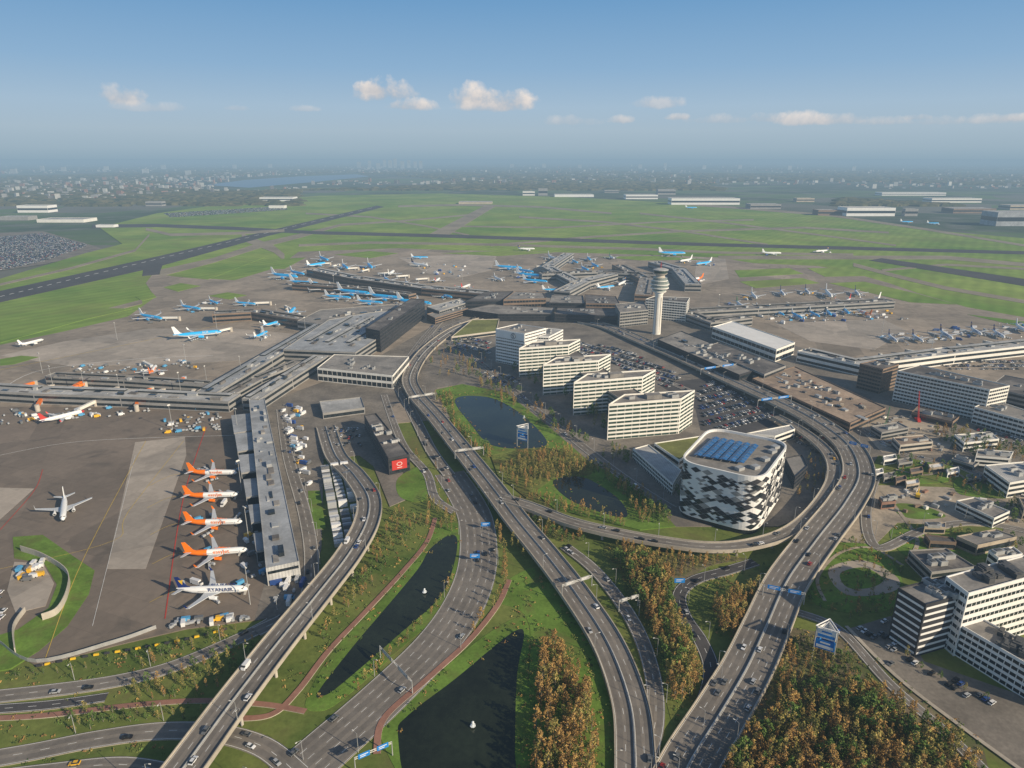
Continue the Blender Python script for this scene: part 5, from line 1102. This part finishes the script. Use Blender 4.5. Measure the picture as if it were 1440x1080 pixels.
scat([(1350, 672), (1390, 682), (1425, 700), (1350, 697)], 18, 4, 8, [OL, GR, RU], 'on the green plot above the long low building', 4, .24)
scat([(1380, 690), (1440, 710), (1440, 780), (1400, 770), (1420, 740)], 18, 5, 9, [OL, GR], 'around the pale workshop', 4, .2)
scat([(200, 930), (330, 890), (380, 880), (330, 960), (240, 985), (180, 985)], 50, 4, 8, [OL, GR, RU], 'on the green wedge left of the viaduct', 4)
scat([(100, 1000), (300, 1000), (330, 1018), (100, 1030)], 30, 4, 7, [OL, GR], 'on the grass beside the lowest left road', 4)
scat([(600, 700), (650, 720), (650, 750), (600, 745)], 24, 5, 8, [RU, OL], 'above the head of the canal', 3)
scat([(470, 800), (545, 740), (560, 720), (600, 730), (540, 800), (450, 910)], 56, 5, 8, [OL, RU, GR], 'on the lawn between viaduct and canal', 4)
rowt([(590, 965), (650, 905), (695, 855), (712, 800), (700, 745)], 30, 6, 10, [RU, OL], 'in the row between broad road and large pond')
rowt([(640, 720), (655, 715), (620, 700), (612, 660)], 8, 4, 7, [RU, OL], 'at the bend of the broad road')
rowt([(470, 1010), (540, 930), (600, 868), (640, 810), (655, 760)], 24, 4.5, 7, [OL, RU], 'in the row between canal and broad road')
rowt([(20, 950), (120, 940), (220, 915), (330, 885)], 18, 3, 5, [OL, GR], 'along the road below the apron')
rowt([(640, 870), (600, 900), (560, 955)], 6, 4, 6, [RU], 'on the median of the broad road')
rowt([(1270, 745), (1330, 748), (1400, 765)], 12, 5, 8, [GR, OL], 'behind the white office lawn')
rowt([(1205, 905), (1260, 975), (1340, 1040)], 14, 5, 8, [OL, RU], 'beside the bottom right track')
rowt([(1195, 870), (1250, 862), (1262, 900), (1300, 945), (1390, 985)], 12, 4, 7, [GR, OL], 'along the lot below the white office block')
rowt([(585, 640), (605, 690), (600, 735)], 9, 4, 7, [OL, RU], 'on the lawn below the black building')
rowt([(880, 640), (930, 668), (955, 700)], 8, 5, 7, [GR], 'in front of the latticed wing')
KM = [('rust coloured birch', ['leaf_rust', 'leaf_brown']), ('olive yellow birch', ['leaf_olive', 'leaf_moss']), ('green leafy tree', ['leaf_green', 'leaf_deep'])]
def crown_data(kind, seed):
    r = random.Random(seed); b = MB(); broad = kind == GR
    ncl = 30 if not broad else 30
    for k in range(ncl):
        t = (k+r.random()*.8)/ncl; zc = (1.6+t*9.9) if not broad else (2.6+t*8)
        pr = (math.sin(math.pi*min(1, t*.74+.22))**.85)*2.0+.08 if not broad else (math.sin(math.pi*min(1, (t*.78+.2)))**.8)*3.2
        a = r.uniform(0, 6.283); rr = pr*math.sqrt(r.random())*.95; cx, cy = rr*math.cos(a), rr*math.sin(a)
        cs = r.uniform(.4, .8)*(1 if not broad else 1.35)
        for q in range(13):
            d = Vector((r.gauss(0, 1), r.gauss(0, 1), r.gauss(0, 1))).normalized()*cs*r.uniform(.3, 1.15); d.z *= 1.3
            p = Vector((cx, cy, zc))+d; n = (d.normalized()+Vector((r.gauss(0, .6), r.gauss(0, .6), r.gauss(.6, .6)))).normalized()
            u = n.orthogonal().normalized(); v = n.cross(u); an = r.uniform(0, 3); u, v = u*math.cos(an)+v*math.sin(an), v*math.cos(an)-u*math.sin(an)
            s1 = r.uniform(.16, .36)*(1 if not broad else 1.3); s2 = s1*r.uniform(.6, .95)
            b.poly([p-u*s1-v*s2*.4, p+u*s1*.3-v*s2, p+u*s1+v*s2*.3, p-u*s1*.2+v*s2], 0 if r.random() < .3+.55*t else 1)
    return b
def trunk_data(seed):
    r = random.Random(seed); b = MB(); b.tube((0, 0, 0), (.1, .05, 5.5), .2, .12, 6); b.tube((.1, .05, 5.5), (0, 0, 11.3), .12, .03, 5)
    for k in range(5):
        a = r.uniform(0, 6.28); z = 3+k*1.3; b.tube((.05, 0, z), (1.3*math.cos(a), 1.3*math.sin(a), z+1.5), .07, .02, 4)
    return b
CR = {}; TR = [trunk_data(i).mesh('trunk', ['bark']) for i in range(3)]
for k in range(3):
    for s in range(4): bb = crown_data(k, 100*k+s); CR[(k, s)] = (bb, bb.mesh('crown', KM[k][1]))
trees.sort(key=lambda t: t[0]**2+t[1]**2)
print('TREES', len(trees))
far = MB()
matn = ['leaf_rust', 'leaf_brown', 'leaf_olive', 'leaf_moss', 'leaf_green', 'leaf_deep', 'bark']
for i, (x, y, z, h, k, ph) in enumerate(trees):
    s = rnd.randrange(4); rz = rnd.uniform(0, 6.28); sc = h/12; wd = sc*rnd.uniform(.85, 1.3)
    if i < 299:
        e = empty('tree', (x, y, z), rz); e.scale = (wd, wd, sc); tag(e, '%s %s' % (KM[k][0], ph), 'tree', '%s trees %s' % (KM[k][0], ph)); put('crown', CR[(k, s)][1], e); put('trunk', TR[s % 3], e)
    else:
        bb = CR[(k, s)][0]; cs, sn = math.cos(rz), math.sin(rz); o0 = len(far.v)
        far.v += [(x+(a*cs-c*sn)*wd, y+(a*sn+c*cs)*wd, z+q*sc) for a, c, q in bb.v]
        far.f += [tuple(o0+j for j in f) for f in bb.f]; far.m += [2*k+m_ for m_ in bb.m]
        far.tube((x, y, z), (x, y, z+h*.7), .15, .05, 4, 6, False)
tag(far.build('woodland', matn), 'remaining autumn trees of the groves and roadsides', 'trees', None, 'stuff')
b = MB()
W = [[G(x, y) for x, y in w_] for w_ in ([(560, 1035), (640, 955), (737, 889), (727, 950), (724, 1130), (590, 1130)], [(448, 972), (588, 800), (630, 753), (643, 758), (618, 840), (480, 962)], [(640, 566), (692, 560), (768, 618), (692, 626)], [(778, 676), (820, 671), (882, 726)])]
for reg, nn, z in (([(430, 985), (470, 905), (545, 830), (600, 745), (650, 735), (662, 760), (625, 855), (480, 985)], 200, .15), ([(545, 1020), (600, 955), (730, 860), (750, 890), (748, 1120), (600, 1120)], 180, .15), ([(715, 815), (760, 800), (850, 930), (862, 1000), (858, 1120), (742, 1120)], 220, .15), ([(612, 548), (650, 540), (712, 552), (830, 650), (905, 690), (950, 740), (780, 715), (640, 600)], 420, .65), ([(850, 768), (940, 775), (975, 880), (995, 960), (950, 1020), (890, 850)], 320, .15), ([(1100, 880), (1190, 895), (1380, 1040), (1400, 1120), (980, 1120), (1085, 930)], 520, .15), ([(0, 945), (330, 890), (400, 880), (300, 1080), (0, 1080)], 380, .05), ([(1140, 770), (1215, 760), (1265, 800), (1265, 860), (1140, 862)], 140, .2), ([(450, 830), (560, 712), (610, 735), (480, 900), (380, 1000)], 220, .1), ([(980, 800), (1100, 790), (1060, 900), (1010, 900)], 180, .1), ([(1250, 740), (1430, 755), (1430, 790), (1265, 790)], 120, .2)):
    for x, y in polyscatter(reg, nn, z, 1.2):
        if onroad(x, y, .6) or any(inpoly(x, y, w_) for w_ in W): continue
        mi = rnd.choice([0, 1, 2, 3, 3, 4, 5]); R0 = rnd.uniform(.5, 1.5)
        for q in range(12):
            d = Vector((rnd.gauss(0, .5), rnd.gauss(0, .5), abs(rnd.gauss(.3, .3))))*R0; p = Vector((x, y, z))+d; u = Vector((rnd.gauss(0, 1), rnd.gauss(0, 1), rnd.gauss(0, .5))).normalized()*rnd.uniform(.2, .42); v = u.orthogonal().normalized()*rnd.uniform(.2, .4)
            b.poly([p-u, p-v, p+u, p+v], mi)
tag(b.build('shrubs', matn[:6]), 'low shrubs and tufts dotting banks and verges', 'shrubs', None, 'stuff')

# ------------------------------------------------------------------ far land: woods, town, hangars
r = random.Random(3); b = MB(); LX = [(280, 268), (340, 250), (500, 242), (530, 250), (430, 260), (350, 270)]
for _ in range(16000):
    px = r.uniform(-60, 1500); py = 228+abs(r.random()**1.1)*62
    if py > 268 and 420 < px < 1180: continue
    if py > 278 and 0 < px < 420 and r.random() < .6: continue
    p = G(px, py, 0)
    n = math.sin(p.x*.0011+1)+math.sin(p.y*.0007+p.x*.0004)
    if n < -.7 or inpoly(px, py, LX): continue
    sz = r.uniform(10, 24)*(1+p.y/12000); hh = r.uniform(8, 15); k0 = len(b.v); a0 = r.random()
    for rr, zz in ((1, -1), (.95, hh*.55), (.45, hh)):
        for q in range(5):
            t = a0+q*1.2566; b.v.append((p.x+sz*rr*math.cos(t)*r.uniform(.8, 1.3)*1.8, p.y+sz*rr*math.sin(t), zz))
    for l_ in range(2):
        for q in range(5): w = (q+1) % 5; b.f.append((k0+l_*5+q, k0+l_*5+w, k0+l_*5+5+w, k0+l_*5+5+q)); b.m.append(0)
    b.f.append(tuple(k0+10+q for q in range(5))); b.m.append(0)
tag(b.build('far_off_wood', 'far_tree'), 'dark woods on the plain beyond the airfield', 'woods', None, 'stuff')
b = MB()
for _ in range(9000):
    px = r.uniform(-60, 1500); py = 227+(r.random()**1.35)*(54 if px < 500 else 38)
    dens = .8 if px < 620 else .36
    if r.random() > dens: continue
    p = G(px, py, 0); n = math.sin(p.x*.0013)+math.sin(p.y*.0009+2)
    if n < -.3: continue
    if py > 260 and 430 < px < 1200: continue
    if inpoly(px, py, LX): continue
    sx, sy, hh = r.uniform(10, 42), r.uniform(9, 20), r.choice([6, 7, 8, 9, 12, 14, 18, 30])*(1+p.y/40000)
    b.box((p.x, p.y, hh/2-1), (sx, sy, hh), r.uniform(-.5, .5), r.choice([0, 0, 1, 2, 2, 3]))
tag(b.build('far_off_town', ['town_pale', 'brick', 'grey_wall', 'roof_dark']), 'hazy mass of town houses and blocks below the horizon', 'town', None, 'stuff')
for k, (x, y, w, h) in enumerate([(505, 236, 5, 70), (520, 236, 4, 85), (532, 237, 5, 60), (541, 235, 4, 95), (549, 236, 5, 90), (556, 236, 4, 110), (566, 237, 5, 80), (575, 236, 4, 90), (584, 236, 4, 75), (592, 237, 4, 85), (380, 236, 5, 60), (330, 237, 5, 55), (230, 238, 6, 60), (150, 240, 6, 55), (90, 241, 6, 50), (60, 240, 5, 60), (720, 236, 5, 60), (765, 236, 5, 65), (815, 237, 5, 55), (900, 237, 5, 60), (935, 236, 4, 75), (990, 238, 5, 55), (1040, 238, 5, 60), (1110, 239, 5, 55), (1200, 240, 5, 50), (20, 244, 8, 45), (205, 244, 8, 45), (265, 246, 7, 40)]):
    p = G(x, y, 0); mm = (p.y/960)*w*.5
    bld('hazy distant tower block, %s on the horizon' % (['slim', 'broad', 'tall'][k % 3]), [p+Vector((-mm, -15, 0)), p+Vector((mm, -15, 0)), p+Vector((mm, 15, 0)), p+Vector((-mm, 15, 0))], h*2.0 if k < 10 else h*1.5, 'town_pale', 'roof_grey', 0, world=True, name='tower_block', cat='tower block', group=['slim', 'broad', 'tall'][k % 3]+' distant tower blocks')
HG = [(944, 288, 1040, 276, 32, 'long white hangar in the middle distance', 'white'), (880, 280, 925, 272, 24, 'white hall left of the long far hangar', 'white'), (925, 274, 950, 266, 34, 'grey hangar behind the far white hall', 'grey_wall'), (1190, 304, 1258, 294, 34, 'white arched hangar at the far right', 'white'), (1272, 304, 1290, 298, 30, 'small dark hangar right of the far arched one', 'grey_wall'),
      (735, 275, 752, 270, 26, 'white block left of the far halls', 'facade_white'), (757, 275, 770, 267, 44, 'tall narrow far block', 'grey_wall'), (780, 277, 835, 272, 14, 'low white far shed row', 'white'), (1055, 294, 1098, 286, 22, 'grey far shed right of the long hangar', 'grey_wall'), (1150, 303, 1188, 296, 22, 'dark far shed beside the arched hangar', 'brown_wall'), (1310, 285, 1380, 280, 22, 'long low far warehouse at the right', 'facade_white'), (1400, 318, 1470, 307, 48, 'blue grey hangar at the right edge', 'roof_blue'),
      (1240, 275, 1330, 270, 18, 'far row of white sheds at the upper right', 'white'), (1340, 300, 1400, 292, 20, 'low brown far warehouse', 'brown_wall'), (645, 287, 692, 283, 10, 'small low building on the green airfield', 'beige'), (365, 283, 412, 278, 20, 'white block on the far left field', 'white'), (378, 293, 400, 289, 12, 'small white building near the far left field', 'facade_white'), (25, 299, 68, 293, 30, 'curved white office at the far left', 'white'), (52, 313, 118, 307, 11, 'long low white shed at the far left', 'facade_white'), (0, 310, 40, 303, 14, 'grey shed at the left edge', 'grey_wall'), (135, 320, 160, 314, 8, 'white hut beside the left parking', 'white'), (205, 290, 228, 286, 22, 'far office tower pair at the upper left', 'grey_wall'), (1120, 284, 1145, 279, 20, 'beige warehouse far behind the airfield', 'beige'), (850, 271, 870, 268, 16, 'small grey far hall behind the airfield', 'grey_wall'), (1420, 295, 1470, 286, 20, 'pale warehouse at the far right edge', 'beige')]
for x0, y0, x1, y1, h, lb, wm in HG:
    a = G(x0, y0, 0); c = G(x1, y0, 0); dp = Vector((0, 1, 0))*min(90, (c-a).length*.5)
    bld(lb, [a, c, c+dp, a+dp], h, wm, 'roof_light', 1 if h > 14 else 0, world=True, name='hangar' if 'hangar' in lb else 'far_building', cat='hangar' if 'hangar' in lb else 'building', wh=.3, units=0)

# ------------------------------------------------------------------ world, sun, camera
w = bpy.data.worlds.new('World'); scene.world = w; w.use_nodes = True
n = w.node_tree.nodes; l = w.node_tree.links; n.clear()
out = n.new('ShaderNodeOutputWorld'); bg = n.new('ShaderNodeBackground'); bg.inputs[1].default_value = .1; l.new(bg.outputs[0], out.inputs[0])
sky = n.new('ShaderNodeTexSky'); sky.sky_type = 'NISHITA'; sky.sun_disc = False; sky.sun_elevation = SUN_EL; sky.sun_rotation = SUN_AZ; sky.altitude = 200
tc = n.new('ShaderNodeTexCoord'); sep = n.new('ShaderNodeSeparateXYZ'); l.new(tc.outputs['Generated'], sep.inputs[0])
def Mt(op, a, b=None, c=None, clamp=False):
    m_ = n.new('ShaderNodeMath'); m_.operation = op; m_.use_clamp = clamp
    for i, q in enumerate((a, b, c)):
        if q is None: continue
        if isinstance(q, (int, float)): m_.inputs[i].default_value = q
        else: l.new(q, m_.inputs[i])
    return m_.outputs[0]
def mixw(f, a, b):
    x = n.new('ShaderNodeMix'); x.data_type = 'RGBA'
    if isinstance(f, (int, float)): x.inputs[0].default_value = f
    else: l.new(f, x.inputs[0])
    for i, q in ((6, a), (7, b)):
        if isinstance(q, tuple): x.inputs[i].default_value = (q[0], q[1], q[2], 1)
        else: l.new(q, x.inputs[i])
    return x.outputs[2]
el = sep.outputs['Z']; az = Mt('ARCTAN2', sep.outputs['X'], sep.outputs['Y'])
rp = n.new('ShaderNodeValToRGB'); l.new(Mt('MULTIPLY', el, 4.0, None, True), rp.inputs[0])
cr_ = rp.color_ramp; stops = [(0, (.285, .40, .49)), (.05, (.335, .445, .53)), (.14, (.385, .495, .585)), (.26, (.37, .505, .635)), (.45, (.265, .435, .63)), (.75, (.165, .345, .58)), (1, (.13, .30, .55))]
cr_.elements[0].position = 0; cr_.elements[1].position = 1
for pos, c in stops[1:-1]: cr_.elements.new(pos)
for e_, (pos, c) in zip(cr_.elements, stops): e_.position = pos; e_.color = (c[0], c[1], c[2], 1)
sc10 = n.new('ShaderNodeVectorMath'); sc10.operation = 'SCALE'; sc10.inputs[3].default_value = 10; l.new(rp.outputs[0], sc10.inputs[0])
mr = n.new('ShaderNodeMapRange'); l.new(el, mr.inputs[0]); mr.inputs[1].default_value = .2; mr.inputs[2].default_value = .45
base = mixw(mr.outputs[0], sc10.outputs[0], sky.outputs[0])
nz = n.new('ShaderNodeTexNoise'); nz.inputs['Scale'].default_value = 34; nz.inputs['Detail'].default_value = 9; nz.inputs['Roughness'].default_value = .58; l.new(tc.outputs['Generated'], nz.inputs['Vector'])
CL = [(540, 133, 32, 16, 1), (572, 150, 30, 9, .9), (525, 126, 20, 8, .9), (668, 142, 30, 16, 1), (715, 146, 28, 15, 1), (690, 152, 44, 8, .7), (168, 138, 22, 13, .75), (200, 152, 40, 6, .3), (925, 147, 26, 9, .5), (335, 153, 14, 4, .3), (428, 154, 14, 4, .3),
      (1130, 170, 28, 9, .75), (1180, 170, 28, 8, .6), (1075, 168, 26, 7, .5), (1010, 170, 40, 7, .4), (955, 166, 14, 5, .7), (875, 170, 14, 6, .6), (800, 172, 30, 8, .35), (1240, 172, 26, 6, .45), (1320, 172, 34, 6, .35), (1400, 170, 34, 6, .4), (1290, 166, 14, 4, .5), (1425, 167, 20, 5, .5)]
out_c = base
for (x, y, rx, ry, dens) in CL:
    d = Vector(((x-720)/960, C-(y-540)/960*S, -(S+(y-540)/960*C))).normalized(); a0 = math.atan2(d.x, d.y); e0 = d.z
    da = Mt('DIVIDE', Mt('SUBTRACT', az, a0), rx*1.25/960); de = Mt('DIVIDE', Mt('SUBTRACT', el, e0), ry*1.25/960)
    low = Mt('MULTIPLY', Mt('LESS_THAN', de, 0), 1.2); de2 = Mt('MULTIPLY', de, Mt('ADD', low, 1))
    rr = Mt('ADD', Mt('MULTIPLY', da, da), Mt('MULTIPLY', de2, de2))
    f = Mt('SUBTRACT', Mt('ADD', 1.1, Mt('MULTIPLY', Mt('SUBTRACT', nz.outputs['Fac'], .5), 4.2)), rr)
    f = Mt('MULTIPLY', Mt('MULTIPLY', f, .9, None, True), dens)
    sh = Mt('ADD', Mt('MULTIPLY', de, .5), Mt('ADD', Mt('MULTIPLY', Mt('SUBTRACT', nz.outputs['Fac'], .5), 1.6), .45), None, True)
    out_c = mixw(f, out_c, mixw(sh, (3.9, 4.3, 4.9), (8.2, 7.5, 7.0)))
l.new(out_c, bg.inputs[0])
sd = bpy.data.lights.new('sun', 'SUN'); sd.energy = 5.0; sd.angle = math.radians(.5); sd.color = (1, .85, .63)
so = bpy.data.objects.new('sun', sd); col.objects.link(so)
dirv = Vector((math.sin(SUN_AZ)*math.cos(SUN_EL), math.cos(SUN_AZ)*math.cos(SUN_EL), math.sin(SUN_EL))); so.rotation_euler = dirv.to_track_quat('Z', 'Y').to_euler()
cd = bpy.data.cameras.new('camera'); cd.lens = 24; cd.sensor_width = 36; cd.clip_start = 1; cd.clip_end = 400000
co = bpy.data.objects.new('camera', cd); col.objects.link(co); co.location = (0, 0, H); co.rotation_euler = (math.pi/2-TH, 0, 0); scene.camera = co
scene.view_settings.view_transform = 'Standard'; scene.view_settings.look = 'None'; scene.view_settings.exposure = 0
